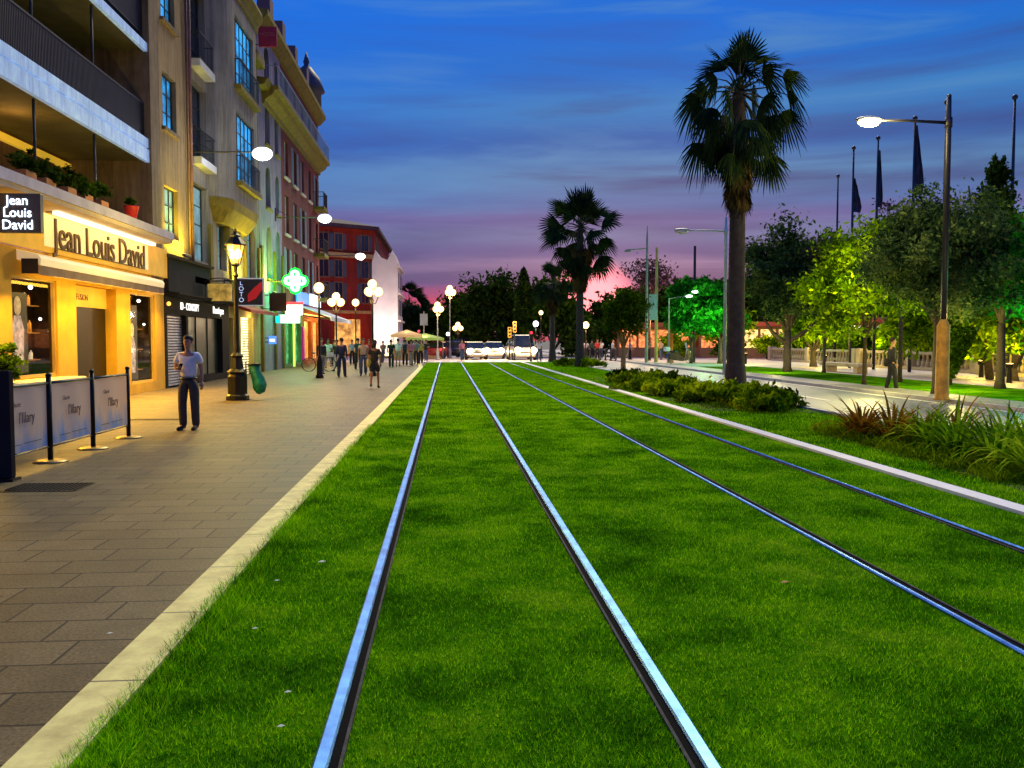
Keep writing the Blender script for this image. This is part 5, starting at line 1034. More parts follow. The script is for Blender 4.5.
for k in range(10): a, b = math.pi * k / 10, math.pi * (k + 1) / 10; m.tube([(c + w * math.cos(a), 33, z1 + .02 + .2 * math.sin(a)), (c + w * math.cos(b), 33, z1 + .02 + .2 * math.sin(b))], .02, 5)
m.tube([(-9.07, 33, z1 + .1), (c + w + .3, 33, z1 + .12)], .022, 6).tube([(c - w, 33, z1), (c - w, 33, z0 - .05), (c, 33, z0 - .16), (c + w, 33, z0 - .05), (c + w, 33, z1)], .018, 5); m.build('iron_frame', IRON, t)
t, x0, x1, z0, z1 = sign('hanging_sign', 'plain dark brown square sign between the lottery sign and pharmacy cross', 270, 287, 293, 311, 42.0, M('brown_sign_box', (.035, .015, .01), .6))
t, x0, x1, z0, z1 = sign('lit_sign', 'glowing white sign with a red rim above the pharmacy door', 286, 303, 305, 315, 46.0, MEM('red_rim_white', (1, .75, .8), 4.0)); MB().box(x0 - .1, x1 + .05, 45.98, 46.05, z1 + .003, z1 + .16).build('rim', MEM('red_neon', (1, .02, .05), 1.5), t)
t, x0, x1, z0, z1 = sign('lit_sign', 'glowing turquoise and white sign just under the red-rimmed one', 281, 300, 315, 323, 46.6, MEM('turquoise_white', (.6, 1, .9), 3.2)); MB().box(x0 - .25, x0 - .005, 46.55, 46.65, z0, z1).build('rim', MEM('turquoise_neon', (0, .8, .6), 1.2), t)
t, x0, x1, z0, z1 = sign('small_blue_sign', 'small lit blue sign low on the wall before the pharmacy', 269, 276, 336, 344, 44.2, MEM('blue_neon', (.05, .2, 1), 1.6)); MB().box(x0 + .05, x1 - .05, 44.12, 44.135, z0 + .12, z0 + .25).build('mark', WL, t)
t, x0, x1, z0, z1 = sign('red_banner', 'dark red hanging sign board high up beside the roof cornice', 263, 281, 27, 47, 42.5, M('red_banner_cloth', (.35, .02, .04), .6, var=.3)); text('lettering', 'HOTEL', .24, M('faint_red_letters', (.5, .12, .12), .6), t, ((x0 + x1) / 2, 42.43, (z0 + z1) / 2 + .1), FACEC, 1, .003)

# E: red corner house, F: pale floodlit block -------------------------
E_ = thing('corner_house', 'bright red corner house with a chamfered front and low dark roof', 'building', (-9, 92, 0))
p = [(-24, 86.5), (-11.6, 86.5), (-7.3, 89.5), (-7.3, 112), (-24, 112)]; BRED = M('bright_red_render', (.42, .03, .01), .85, var=.25, scale=.6)  # mottled bright red wall colour
MB().prism(p, 0, 12.6, 'z').build('wall', BRED, E_)
def off(p, e): return [(x + (e if x > -10 else (e * .6 if x > -12 else -0)), y - (e if y < 90 else 0)) for x, y in p]
MB().prism(off(p, .35), 9.7, 10.15, 'z').prism(off(p, .15), 4.2, 4.5, 'z').build('string_course', M('orange_stone', (.7, .35, .1), .7), E_)
MB().prism(off(p, .5), 12.6, 12.95, 'z').build('cornice', M('dark_cornice', (.12, .05, .05), .7), E_)
MB().add([(x, y, 12.95) for x, y in off(p, .45)] + [(-21, 91, 14.1), (-12.5, 91, 14.1), (-10.5, 93, 14.1), (-10.5, 108, 14.1), (-21, 108, 14.1)], [(0, 1, 6, 5), (1, 2, 7, 6), (2, 3, 8, 7), (3, 4, 9, 8), (4, 0, 5, 9), (5, 6, 7, 8, 9)]).build('roof', M('dark_tile_roof', (.07, .05, .05), .8), E_)
def face_window(par, a, b, u, z0, z1, w, fm, pm, sh):
    d = Vector((b[0] - a[0], b[1] - a[1], 0)); L = d.length; d.normalize(); nrm = Vector((d.y, -d.x, 0)); c = Vector((a[0], a[1], 0)) + d * L * u
    def bx(m, s0, s1, h0, h1, n0, n1):
        P = []
        for h in (h0, h1):
            for s_, nn in ((s0, n0), (s1, n0), (s1, n1), (s0, n1)): v = c + d * s_ + nrm * nn; P.append((v.x, v.y, h))
        m.add(P, [(0, 3, 2, 1), (4, 5, 6, 7), (0, 1, 5, 4), (1, 2, 6, 5), (2, 3, 7, 6), (3, 0, 4, 7)])
    m = MB(); bx(m, -w / 2 - .12, -w / 2, z0 - .12, z1 + .12, .0, .1); bx(m, w / 2, w / 2 + .12, z0 - .12, z1 + .12, 0, .1); bx(m, -w / 2, w / 2, z1, z1 + .12, 0, .1); bx(m, -w / 2, w / 2, z0 - .12, z0, 0, .16); bx(m, -.03, .03, z0, z1, .03, .06)
    o = m.build('window', fm, par); m = MB(); bx(m, -w / 2, w / 2, z0, z1, .0, .03); m.build('pane', pm, o)
    m = MB(); bx(m, -w / 2 - .5, -w / 2 - .14, z0, z1, 0, .05); m.build('shutter', sh, o); m = MB(); bx(m, w / 2 + .14, w / 2 + .5, z0, z1, 0, .05); m.build('shutter', sh, o)
for z0, z1 in ((5.3, 7.2), (7.8, 9.4), (10.5, 12.0)):
    for u in (.22, .78): face_window(E_, p[1], p[2], u, z0, z1, .75, M('yellow_window_trim', (.3, .13, .06), .6), GLASSD, M('grey_shutter', (.10, .10, .11), .6))
    for u in (.72, .86, .97): face_window(E_, p[0], p[1], u, z0, z1, .9, MATS['yellow_window_trim'], GLASSD, MATS['grey_shutter'])
    for u in (.08, .25): face_window(E_, p[2], p[3], u, z0, z1, .9, MATS['yellow_window_trim'], GLASSD, MATS['grey_shutter'])
MB().box(-12.2, -8.6, 86.9, 87.6, .2, 3.6).build('shop_window', M('orange_shop_glow', (.8, .4, .1), .5, var=.6, scale=1.5, emit=(1, .42, .08), es=.9), E_)
F_ = thing('floodlit_block', 'pale narrow block floodlit white from below beside the red corner house', 'building', (-7, 82, 0))
FW = M('pale_lilac_render', (.68, .56, .52), .8, var=.12, scale=.7, bump=.2)
y0 = 78.; xa, xb = GX(372.5, y0), GX(398, y0)
MB().prism([(xa, 0), (xb, 0), (xb, GZ(398, 262, y0)), (GX(395, y0), GZ(395, 256, y0)), (GX(393, y0), GZ(393, 250, y0)), (GX(388, y0), GZ(388, 260, y0)), (GX(380, y0), GZ(380, 257, y0)), (GX(376, y0), GZ(376, 250, y0)), (xa, GZ(372, 262, y0))], y0, 86.2, 'y').build('wall', FW, F_)
m = MB()
for z in (3.2, 5.6, 8.0): m.box(xb, xb + .22, y0 + .1, 86, z, z + .16)
m.build('string_course', FW, F_)
for z in (3.8, 6.2):
    for y in (79.2, 82, 84.6): MB().box(xb, xb + .05, y, y + .9, z, z + 1.4).build('window', GLASSD, F_)
a = area('floodlight', ((xa + xb) / 2, 75.6, .35), (R(112), 0, 0), 2.2, .3, (1, .72, .3), 200)
a = area('floodlight', ((xa + xb) / 2, 72.5, .5), (R(118), 0, 0), 2.0, .4, (.95, .85, 1), 90, 70)
t = thing('floodlight_housing', 'low warm floodlight row at the foot of the pale block', 'floodlight', ((xa + xb) / 2, 75.7, 0)); MB().cbox((xa + xb) / 2, 75.9, -.01, 2.4, .25, .3, 0, .02).build('housing', IRON, t); MB().cbox((xa + xb) / 2, 75.9, .292, 2.2, .18, .05).build('lens', MEM('flood_glass', (1, .8, .45), 5), t)
# far hotel
H2 = thing('hotel_block', 'far grey block of flats with pale balcony bands behind the trees', 'building', (4, 175, 0))
hx0, hx1 = GX(447, 175), GX(482, 175); MB().box(hx0, hx1, 175, 190, 0, 9.8).build('wall', M('slate_blue_render', (.10, .13, .22), .8), H2)
m = MB()
for k in range(5): m.box(hx0 - .1, hx1 + .1, 174.2, 175, 1.0 + k * 1.9, 1.7 + k * 1.9)
m.build('balcony_band', M('pale_balcony_band', (.28, .32, .42), .7), H2)
for k in range(4): MB().box(hx0 + 1.2, hx1 - 1, 174.96, 174.99, 1.75 + k * 1.9, 2.85 + k * 1.9).build('window_band', GLASSD, H2)

# added uplights on shop ledges, in place of street light on first floors
for lb, x, y, z, W in (('slim yellow fill light added on the ledge over the black shop', -8.72, 30.2, 4.36, 170), ('slim yellow fill light added above the red shop awning', -8.6, 38.5, 3.9, 260), ('slim yellow fill light added above the pharmacy side of the lilac house', -8.6, 44.6, 3.9, 150)):
    t = thing('added_ledge_light', lb, 'added light', (x, y, z), 'uplights added on the shop ledges'); MB().cbox(x, y, z, .12, .7, .08, 0, .01).build('housing', IRON, t); MB().cbox(x, y, z + .078, .09, .6, .01).build('lens', G_WARM, t)
    area('added_ledge_light_source', (x, y, z + .12), (R(180), R(-22), 0), .3, 1.5, (1, .85, .05), W, 160)
# ------------------------------------------------------------------ people
SKIN = M('skin_warm', (.42, .22, .13), .55, var=.12, scale=8); SKIN2 = M('skin_tan', (.28, .14, .08), .55, var=.12, scale=8); HAIRD = M('dark_hair', (.02, .012, .008), .6, var=.4, scale=30)
EYE = M('eye_dark', (.01, .01, .01), .2); SHOE = M('black_shoe_leather', (.012, .012, .012), .35)
def skin_mesh(verts, edges, radii, sub=1):
    me = bpy.data.meshes.new('tmp'); me.from_pydata(verts, edges, []); ob = bpy.data.objects.new('tmp', me); COL.objects.link(ob)
    md = ob.modifiers.new('s', 'SKIN'); md.use_smooth_shade = True
    md.branch_smoothing = .6
    for i, r in enumerate(radii):
        r = r if hasattr(r, '__len__') else (r, r); me.skin_vertices[0].data[i].radius = r; me.skin_vertices[0].data[i].use_root = (i == 0)
    if sub: sb = ob.modifiers.new('u', 'SUBSURF'); sb.levels = sub; sb.render_levels = sub
    dg = bpy.context.evaluated_depsgraph_get(); m2 = bpy.data.meshes.new_from_object(ob.evaluated_get(dg))
    V = [tuple(v.co) for v in m2.vertices]; Fc = [tuple(p.vertices) for p in m2.polygons]
    bpy.data.objects.remove(ob); bpy.data.meshes.remove(m2); return V, Fc
def person(label, x, y, rz, h=1.75, top=None, bottom='long', topm=None, botm=None, legs=((.12, 0), (-.1, .15)), arms=None, skin=None, hair=None, female=False, sleeves='short', bag=None, group=None, fingers=True, hairlen=0, phone=False, shoe=None, sit=False, base=0):
    """legs: (swing forward, knee bend) right then left; the figure faces -y before rz; arms: ((elbow),(wrist)) offsets from the shoulder"""
    k = h / 1.75 * .93; skin = skin or SKIN; hair = hair or HAIRD
    t = thing('person', label, 'person', (0, 0, 0), group)
    sh = .155 if female else .178; hp = .10
    dz = -.43 if sit else 0
    P = {'pel': (0, 0, .96 + dz), 'wa': (0, .005, 1.10 + dz), 'ch': (0, .0, 1.30 + dz), 'nb': (0, .012, 1.455 + dz), 'nk': (0, .0, 1.52 + dz), 'hd': (0, -.018, 1.585 + dz), 'hd2': (0, -.01, 1.66 + dz), 'hd3': (0, .0, 1.72 + dz)}
    arms = arms or (((-.045, .03, -.29), (-.05, -.05, -.54)), ((.045, .05, -.29), (.05, .03, -.54)))
    for s, nm, (sw, kb), (e, w) in ((-1, 'r', legs[0], arms[0]), (1, 'l', legs[1], arms[1])):
        S0 = Vector((s * sh, .005, 1.42 + dz)); P['sh' + nm] = tuple(S0); P['el' + nm] = tuple(S0 + Vector(e)); P['wr' + nm] = tuple(S0 + Vector(w))
        H0 = Vector((s * hp, 0, .92 + dz))
        if sit: kn = H0 + Vector((s * .04, -.42, 0)); an = kn + Vector((0, .03, -.41))
        else:
            kn = H0 + Vector((s * .01, -math.sin(sw) * .43, -math.cos(sw) * .43)); a2 = sw - kb; an = kn + Vector((0, -math.sin(a2) * .41, -math.cos(a2) * .41))
        P['hi' + nm] = tuple(H0); P['kn' + nm] = tuple(kn); P['an' + nm] = tuple(an)
        P['he' + nm] = (an.x, an.y + .03, an.z - .04)
        P['to' + nm] = (an.x + s * .02, an.y - .15, an.z - .055)
    zmin = min(P['tol'][2], P['tor'][2]) - .03
    names = list(P); sub = lambda keys: [tuple(c * k for c in P[q]) for q in keys]

    body = ['pel', 'wa', 'ch', 'nb', 'nk', 'hd', 'hd2', 'hd3', 'shr', 'elr', 'wrr', 'shl', 'ell', 'wrl', 'hir', 'knr', 'anr', 'tor', 'hil', 'knl', 'anl', 'tol']
    ed = [('pel', 'wa'), ('wa', 'ch'), ('ch', 'nb'), ('nb', 'nk'), ('nk', 'hd'), ('hd', 'hd2'), ('hd2', 'hd3'), ('ch', 'shr'), ('shr', 'elr'), ('elr', 'wrr'), ('ch', 'shl'), ('shl', 'ell'), ('ell', 'wrl'), ('pel', 'hir'), ('hir', 'knr'), ('knr', 'anr'), ('anr', 'tor'), ('pel', 'hil'), ('hil', 'knl'), ('knl', 'anl'), ('anl', 'tol')]
    rad = dict(pel=(.10, .085), wa=(.10, .082), ch=(.125, .095), nb=(.07, .065), nk=(.052, .055), hd=(.074, .088), hd2=(.085, .102), hd3=(.062, .078), sh=.052, el=.042, wr=.026, hi=.055, kn=.056, an=.036, to=.035)
    def rr(q, g=1.0):
        v = rad.get(q) or rad[q[:2]]; v = v if hasattr(v, '__len__') else (v, v); return (v[0] * k * g, v[1] * k * g)
    def grow(keys, edges, g, extra=None):
        V, Fc = skin_mesh(sub(keys), [(keys.index(a), keys.index(b)) for a, b in edges], [(extra or {}).get(q) or rr(q, g) for q in keys], 1); return MB().add(V, Fc)
    m = grow(body, ed, 1)
    # face: nose, ears, brow, lips
    hz = 1.64 + dz
    m.ball((0, -.108 * k, (hz - .01) * k), (.012 * k, .018 * k, .022 * k), 8, 6); m.ball((0, -.098 * k, (hz - .05) * k), (.024 * k, .010 * k, .008 * k), 8, 5); m.ball((0, -.075 * k, (hz - .085) * k), (.03 * k, .022 * k, .018 * k), 8, 5)
    for s in (-1, 1): m.ball((s * .08 * k, 0, (hz - .005) * k), (.012 * k, .02 * k, .032 * k), 8, 6)
    # hands: palm and five bent fingers
    for s, nm in ((-1, 'r'), (1, 'l')):
        e = Vector(P['el' + nm]) * k; w = Vector(P['wr' + nm]) * k; d = (w - e).normalized(); sd = Vector((0, 1, 0)) - d * d.y
        if sd.length < .2: sd = Vector((1, 0, 0)) - d * d.x
        sd.normalize(); nr = d.cross(sd) * (1 if s > 0 else -1); pc = w + d * .045 * k
        m.tube([w - d * .01, w + d * .02 * k, w + d * .06 * k, w + d * .088 * k], [.024 * k, .032 * k, .036 * k, .028 * k], 8)
        if fingers:
            curl = .9 if phone and s < 0 else .35
            for i, (o, L) in enumerate(((-.028, .062), (-.010, .074), (.009, .07), (.027, .055))):
                a = w + d * .075 * k - sd * o * k; b_ = a + (d * math.cos(curl * .4) - nr * math.sin(curl * .4)) * L * .5 * k; c = b_ + (d * math.cos(curl * 1.3) - nr * math.sin(curl * 1.3)) * L * .5 * k
                m.tube([a, b_, c], [.0095 * k, .0085 * k, .006 * k], 6)
            a = w + d * .03 * k + sd * -.028 * k; m.tube([a, a - sd * .028 * k + d * .02 * k - nr * .01, a - sd * .035 * k + d * .05 * k - nr * .02], [.012 * k, .010 * k, .007 * k], 6)
    def fin(mb, name, mat, par, smooth=True):
        mb.v = [(a, b, c - zmin * k) for a, b, c in mb.v]; return mb.build(name, mat, par, smooth=smooth)
    fin(m, 'body', skin, t)
    ey = MB()
    for s in (-1, 1): ey.ball((s * .031 * k, -.094 * k, (hz + .012) * k), (.011 * k, .008 * k, .006 * k), 8, 5)
    fin(ey, 'eyes', EYE, t)
    hm = MB().ball((0, .012 * k, (1.685 + dz) * k), (.094 * k, .11 * k, .09 * k), 14, 9)
    hm.v = [(a, b, max(c, (1.685 + dz + (.01 if b < -.02 * k else -.06)) * k)) for a, b, c in hm.v]
    if hairlen: hm.tube([(0, .07 * k, (1.68 + dz) * k), (0, .09 * k, (1.6 + dz) * k), (0, .10 * k, (1.6 - hairlen + dz) * k)], [.07 * k, .075 * k, .05 * k], 9)
    fin(hm, 'hair', hair, t)
    if topm:
        tk = ['ch', 'wa', 'pel', 'nb', 'shr', 'shl']; te = [('ch', 'wa'), ('wa', 'pel'), ('ch', 'nb'), ('ch', 'shr'), ('ch', 'shl')]
        f_ = .86 if female else 1
        ex = {'pel': (.205 * k * f_, .165 * k * f_), 'wa': (.19 * k * f_, .145 * k * f_), 'ch': (.18 * k * f_, .14 * k * f_), 'nb': (.075 * k, .07 * k)}
        for nm in 'rl':
            if sleeves == 'long': tk += ['el' + nm, 'wr' + nm]; te += [('sh' + nm, 'el' + nm), ('el' + nm, 'wr' + nm)]; ex['sh' + nm] = (.072 * k,) * 2; ex['el' + nm] = (.054 * k,) * 2; ex['wr' + nm] = (.038 * k,) * 2
            elif sleeves == 'short':
                a, b = Vector(P['sh' + nm]), Vector(P['el' + nm]); P['sl' + nm] = tuple(a.lerp(b, .72)); tk.append('sl' + nm); te.append(('sh' + nm, 'sl' + nm)); ex['sh' + nm] = (.078 * k,) * 2; ex['sl' + nm] = (.086 * k,) * 2
        P['pel'] = (P['pel'][0], P['pel'][1], P['pel'][2] - .04)
        fin(grow(tk, te, 1, ex), 'shirt' if bottom != 'dress' else 'dress', topm, t); P['pel'] = (P['pel'][0], P['pel'][1], P['pel'][2] + .04)
    if botm:
        P['tw'] = (0, .003, 1.03 + dz); bk = ['pel', 'tw', 'hir', 'hil']; be = [('pel', 'tw'), ('pel', 'hir'), ('pel', 'hil')]; ex = {'pel': (.155 * k, .13 * k), 'tw': (.165 * k, .13 * k), 'hir': (.118 * k,) * 2, 'hil': (.118 * k,) * 2}
        for nm in 'rl':
            a, b = Vector(P['kn' + nm]), Vector(P['an' + nm])
            if bottom == 'long': P['cf' + nm] = tuple(a.lerp(b, 1.12)); bk += ['kn' + nm, 'cf' + nm]; be += [('hi' + nm, 'kn' + nm), ('kn' + nm, 'cf' + nm)]; ex['kn' + nm] = (.088 * k,) * 2; ex['cf' + nm] = (.078 * k,) * 2
            else:
                P['cf' + nm] = tuple(Vector(P['hi' + nm]).lerp(a, .8)); bk += ['cf' + nm]; be += [('hi' + nm, 'cf' + nm)]; ex['cf' + nm] = (.092 * k,) * 2
        fin(grow(bk, be, 1, ex), 'trousers' if bottom == 'long' else 'shorts', botm, t)
    for nm in 'rl':
        s_ = MB(); a = Vector(P['an' + nm]) * k; to = Vector(P['to' + nm]) * k
        s_.tube([(a.x, a.y + .055 * k, a.z - .035 * k), (a.x, a.y, a.z - .02 * k), (a.x, a.y - .07 * k, a.z - .045 * k), (to.x, to.y - .03 * k, to.z), (to.x, to.y - .055 * k, to.z - .008)], [.03 * k, .046 * k, .044 * k, .036 * k, .018 * k], 10)
        zf = zmin * k; s_.v = [(a, b, max(c, zf)) for a, b, c in s_.v]
        fin(s_, 'shoe', shoe or SHOE, t)
    if botm and topm and bottom == 'long':
        bl_ = MB().lathe([(.15, .945), (.168, .947), (.168, .975), (.15, .977)], (0, 0, 0), 20); bl_.v = [(a * k, b * k * .8, (c + dz) * k) for a, b, c in bl_.v]; fin(bl_, 'belt', SHOE, t)
    if bag: b = MB().cbox(.22 * k, .05, .78 * k, .10, .26, .26, 0, .03); b.tube([(.2 * k, .05, 1.02 * k), (.0, .0, 1.45 * k), (-.1 * k, 0, 1.42 * k)], .012, 5); fin(b, 'shoulder_bag', bag, t)
    t.location = (x, y, base); t.rotation_euler = (0, 0, rz)
    return t
C_ = lambda n_, c, **kw: M(n_, c, .8, var=.25, scale=6, bump=.35, bscale=14, **kw)
white_s = C_('white_shirt_cotton', (.9, .86, .74)); trous = C_('grey_brown_trousers', (.07, .055, .04)); black_c = C_('black_cloth', (.02, .02, .025)); navy = C_('navy_cloth', (.02, .03, .07)); jeans = C_('blue_denim', (.06, .09, .16)); pink = C_('pink_cloth', (.6, .18, .25)); redc = C_('red_cloth', (.6, .03, .03)); beige = C_('beige_cloth', (.4, .32, .22)); ltb = C_('light_blue_cloth', (.35, .45, .6)); grey_c = C_('grey_cloth', (.2, .2, .2)); yel = C_('yellow_cloth', (.6, .45, .08)); greenc = C_('dark_green_cloth', (.04, .09, .05))
person('man in a white short-sleeved shirt walking with one hand raised to his chest', -4.50, 15.55, R(-10), 1.76, topm=white_s, botm=trous, legs=((.10, .16), (-.02, .05)), arms=(((-.07, -.01, -.28), (.07, -.19, -.27)), ((.055, .04, -.29), (.075, .0, -.53))), phone=True)
# the thing he holds
p_ = thing('phone', 'small dark phone held by the man in the white shirt', 'phone', (0, 0, 0)); MB().cbox(0, 0, 0, .06, .012, .12, 0, .004).build('case', SHOE, p_); MB().box(-.024, .024, -.009, -.0065, .012, .108).build('screen', M('phone_screen', (.01, .01, .015), .1), p_)
p_.location = (-4.595, 15.33, 1.06); p_.rotation_euler = (R(-25), R(12), R(-10))
person('woman in a black top and short skirt walking away, seen from behind', -2.36, 28.7, R(178), 1.68, topm=black_c, botm=black_c, bottom='short', legs=((.22, .1), (-.22, .35)), female=True, skin=SKIN2, hairlen=.12, bag=M('yellow_bag', (.5, .4, .08), .6))
person('man all in dark navy standing beside the awning', -4.45, 37.3, R(170), 1.78, topm=navy, botm=navy, sleeves='long')
person('person in a pale top and blue jeans walking just left of the black-clad woman', -3.70, 38.9, R(5), 1.74, topm=beige, botm=jeans, legs=((.16, .1), (-.16, .25)))
person('person dressed in black leaning near the single-globe lamp by the bicycle', -5.75, 40.5, R(30), 1.76, topm=black_c, botm=grey_c, sleeves='long')
person('person in a black top and white trousers under the awning', -5.55, 44.5, R(-20), 1.70, topm=black_c, botm=white_s)
def rl():
    a = rng.uniform(.02, .3); b = rng.uniform(.02, .3); return ((a, .05 + a * .4), (-b, b * 1.3)) if rng.random() < .5 else ((-b, b * 1.3), (a, .05 + a * .4))
def ra():
    o = []
    for s in (-1, 1):
        f = rng.uniform(-.12, .1); q = rng.random()
        o.append(((s * .05, f, -.27), (s * .05, f - .12, -.50)) if q < .65 else ((s * .06, .02, -.28), (-s * .02, -.2, -.24)))
    return tuple(o)
grp = 'people strolling at the far end of the pavement'
for lb, px, Y, tp, bt, bl, h in [('stroller in dark clothes, leftmost of the far group', 391, 50, black_c, black_c, 'long', 1.7), ('stroller in a white top and pale shorts in the far group', 398, 52, white_s, beige, 'short', 1.76), ('stroller in navy between the white and pink tops', 405, 54, navy, black_c, 'long', 1.7),
        ('stroller in a pink top and beige trousers', 411, 53, pink, beige, 'long', 1.72), ('stroller in grey just right of the pink top', 416, 56, grey_c, black_c, 'long', 1.7), ('stroller in a yellow top nearest the kerb bend', 420.5, 57, yel, black_c, 'long', 1.7),
        ('short figure in grey by the floodlit wall', 383, 60, grey_c, jeans, 'long', 1.6),
        ('stroller in red top just left of the floodlit wall foot', 369, 57, redc, jeans, 'long', 1.7), ('person in light blue under the far end of the awning', 352, 56, ltb, black_c, 'long', 1.72), ('person in dark green before the cafe front', 334, 53, greenc, black_c, 'long', 1.7), ('person in a white top before the cafe front', 328, 50, white_s, beige, 'short', 1.74), ('person in navy between the cafe lamps', 358, 47, navy, black_c, 'long', 1.78), ('distant stroller in black on the crossing corner', 426, 64, black_c, jeans, 'long', 1.72)]:
    person(lb, GX(px, Y), Y, R(rng.uniform(-30, 30) + (180 if rng.random() < .5 else 0)), h, topm=tp, botm=bt, bottom=bl, fingers=False, group=grp, legs=rl(), arms=ra())
person('pedestrian in a pale pink top on the crossing beside the parked dark car', GX(462, 66), 66, R(20), 1.7, topm=pink, botm=jeans, fingers=False, legs=((.2, .1), (-.2, .3)))
person('pedestrian in a white top below the red traffic light', GX(539, 64.5), 64.5, R(160), 1.72, topm=white_s, botm=jeans, fingers=False)
grp = 'people on the far side pavement beyond the road'
for lb, px, Y, tp, bt, h, rzz in [('person in white nearest the farther palm trunk', 586, 72, white_s, black_c, 1.72, 20), ('person in dark clothes between the white and red tops', 592, 73, greenc, black_c, 1.68, 190), ('person in a red top beyond the road', 597.5, 71, redc, black_c, 1.75, 0), ('person in a pale top touching the red-topped one', 601, 72, white_s, jeans, 1.72, 170),
        ('person in blue and black left of the small lawn tree', 613, 68, ltb, black_c, 1.74, 90), ('person in light blue right behind the small lawn tree', 630, 70, ltb, grey_c, 1.7, 60), ('person in grey between the masts', 648.5, 66, grey_c, black_c, 1.75, -30), ('person in beige right of the yellow mast', 661, 68, beige, jeans, 1.7, 200), ('person in red sitting zone behind the scooter', 668, 70, redc, black_c, 1.65, 100)]:
    person(lb, GX(px, Y), Y, R(rzz), h, topm=tp, botm=bt, fingers=False, group=grp, legs=rl(), arms=ra())
person('dark figure standing on the verge just left of the near road lamp', GX(893, 26), 26, R(80), 1.74, topm=black_c, botm=black_c, sleeves='long', bag=black_c, base=.02)

# ------------------------------------------------------------------ vehicles
GLS = M('car_glass', (.02, .025, .03), .08, spec=.8); TYRE = M('tyre_rubber', (.015, .015, .015), .8); RIM = M('alloy_rim', (.4, .4, .42), .3, .9)
def car(label, x, y, rz, paint, van=False, lights=1, tail=False):
    t = thing('parked_car' if not lights else 'car', label, 'car', (0, 0, 0), 'cars at the far crossing')
    L, W, Hh = (4.9, 1.9, 2.0) if van else (4.2, 1.74, 1.45); m = MB()
    st = [(-L / 2, .62, .38, .62), (-L / 2 + .12, .86, .25, .74), (-L / 2 + .7, .97, .22, .88), (-L * .12, 1, .2, .95), (L * .3, 1, .2, .98), (L / 2 - .2, .92, .25, .93), (L / 2, .8, .4, .8)]
    if van: st = [(a, b, c, d + .15) for a, b, c, d in st]
    vs = []
    for a, b, z0, z1 in st:
        w = W / 2 * b; vs += [(-w * .92, a, z0), (w * .92, a, z0), (w, a, z0 + .15), (w * 1.0, a, (z0 + z1) / 2 + .05), (w * .88, a, z1), (-w * .88, a, z1), (-w, a, (z0 + z1) / 2 + .05), (-w, a, z0 + .15)]
    fs = [tuple(reversed(range(8))), tuple(range(len(vs) - 8, len(vs)))]
    for i in range(len(st) - 1):
        for q in range(8): r_ = (q + 1) % 8; fs.append((i * 8 + q, i * 8 + r_, i * 8 + 8 + r_, i * 8 + 8 + q))
    m.add(vs, fs).build('body', paint, t, smooth=True)
    zb = st[3][3] - .02; w = W / 2; y0, y1, y2, y3 = (-L * .27, -L * .13, L * .38, L * .46) if not van else (-L * .33, -L * .22, L * .47, L * .49)
    def prismc(z0, z1, e0, e1, ya, yb, yc, yd): return MB().add([(-w * e0, ya, z0), (w * e0, ya, z0), (w * e0, yd, z0), (-w * e0, yd, z0), (-w * e1, yb, z1), (w * e1, yb, z1), (w * e1, yc, z1), (-w * e1, yc, z1)], [(0, 3, 2, 1), (4, 5, 6, 7), (0, 1, 5, 4), (1, 2, 6, 5), (2, 3, 7, 6), (3, 0, 4, 7)])
    prismc(zb, Hh - .06, .88, .74, y0, y1, y2 - .2, y3).build('windows', GLS, t)
    prismc(Hh - .06, Hh, .75, .68, y1 - .02, y1 + .1, y2 - .3, y2 - .18).build('roof', paint, t, smooth=False)
    for sx in (-1, 1):
        for yy in (-L * .31, L * .30):
            c = MB().lathe([(.22, -.1), (.31, -.1), (.325, -.06), (.325, .06), (.31, .1), (.22, .1)], (0, 0, 0), 18); c.v = [(sx * (w - .08) + b2, yy + a2, .325 + c2) for a2, c2, b2 in c.v]; wo = c.build('wheel', TYRE, t, smooth=False)
            c = MB().lathe([(.22, -.08), (.22, .085), (.05, .06)], (0, 0, 0), 12); c.v = [(sx * (w - .08) + b2 * sx, yy + a2, .325 + c2) for a2, c2, b2 in c.v]; c.build('rim', RIM, wo)
        MB().ball((sx * w * .66, -L / 2 + .08, .68 + .1 * van), (.30, .12, .25), 12, 8).build('headlight', MEM('headlight_on', (1, .8, .45), 30) if lights else M('headlight_off', (.5, .5, .5), .2), t, smooth=True)
        MB().ball((sx * w * .78, L / 2 - .06, .8), (.12, .06, .1), 8, 6).build('tail_light', MEM('tail_red', (1, .03, .02), 3) if tail else M('tail_off', (.3, .01, .01), .3), t, smooth=True)
        MB().ball((sx * (w + .08), -L * .16, zb + .06), (.1, .06, .07), 8, 5).build('mirror', paint, t, smooth=True)
    MB().box(-.26, .26, -L / 2 - .03, -L / 2 + .01, .42, .53).build('number_plate', M('plate_white', (.7, .7, .65), .5), t); MB().box(-w * .5, w * .5, -L / 2 - .012, -L / 2 + .02, .57, .66).build('grille', TYRE, t)
    t.location = (x, y, -.012); t.rotation_euler = (0, 0, rz)
    if lights:
        for sx in (-.55, .55):
            v = Vector((sx, -L / 2 - .35, .7)); v.rotate(Matrix.Rotation(rz, 3, 'Z')); point('headlight_beam', (x + v.x, y + v.y, .75), (1, .72, .35), 110, .15)
    return t
PW = M('white_car_paint', (.45, .40, .33), .25, var=.05, bump=0, spec=.6); PS = M('silver_car_paint', (.22, .2, .18), .25, .4, var=.05, bump=0); PB = M('black_car_paint', (.015, .015, .02), .2, var=.05, bump=0, spec=.7); PR = M('red_car_paint', (.35, .04, .03), .25, var=.05, bump=0)
car('silver car with glaring headlights, left of the three facing cars', GX(474, 71), 71, R(6), PS)
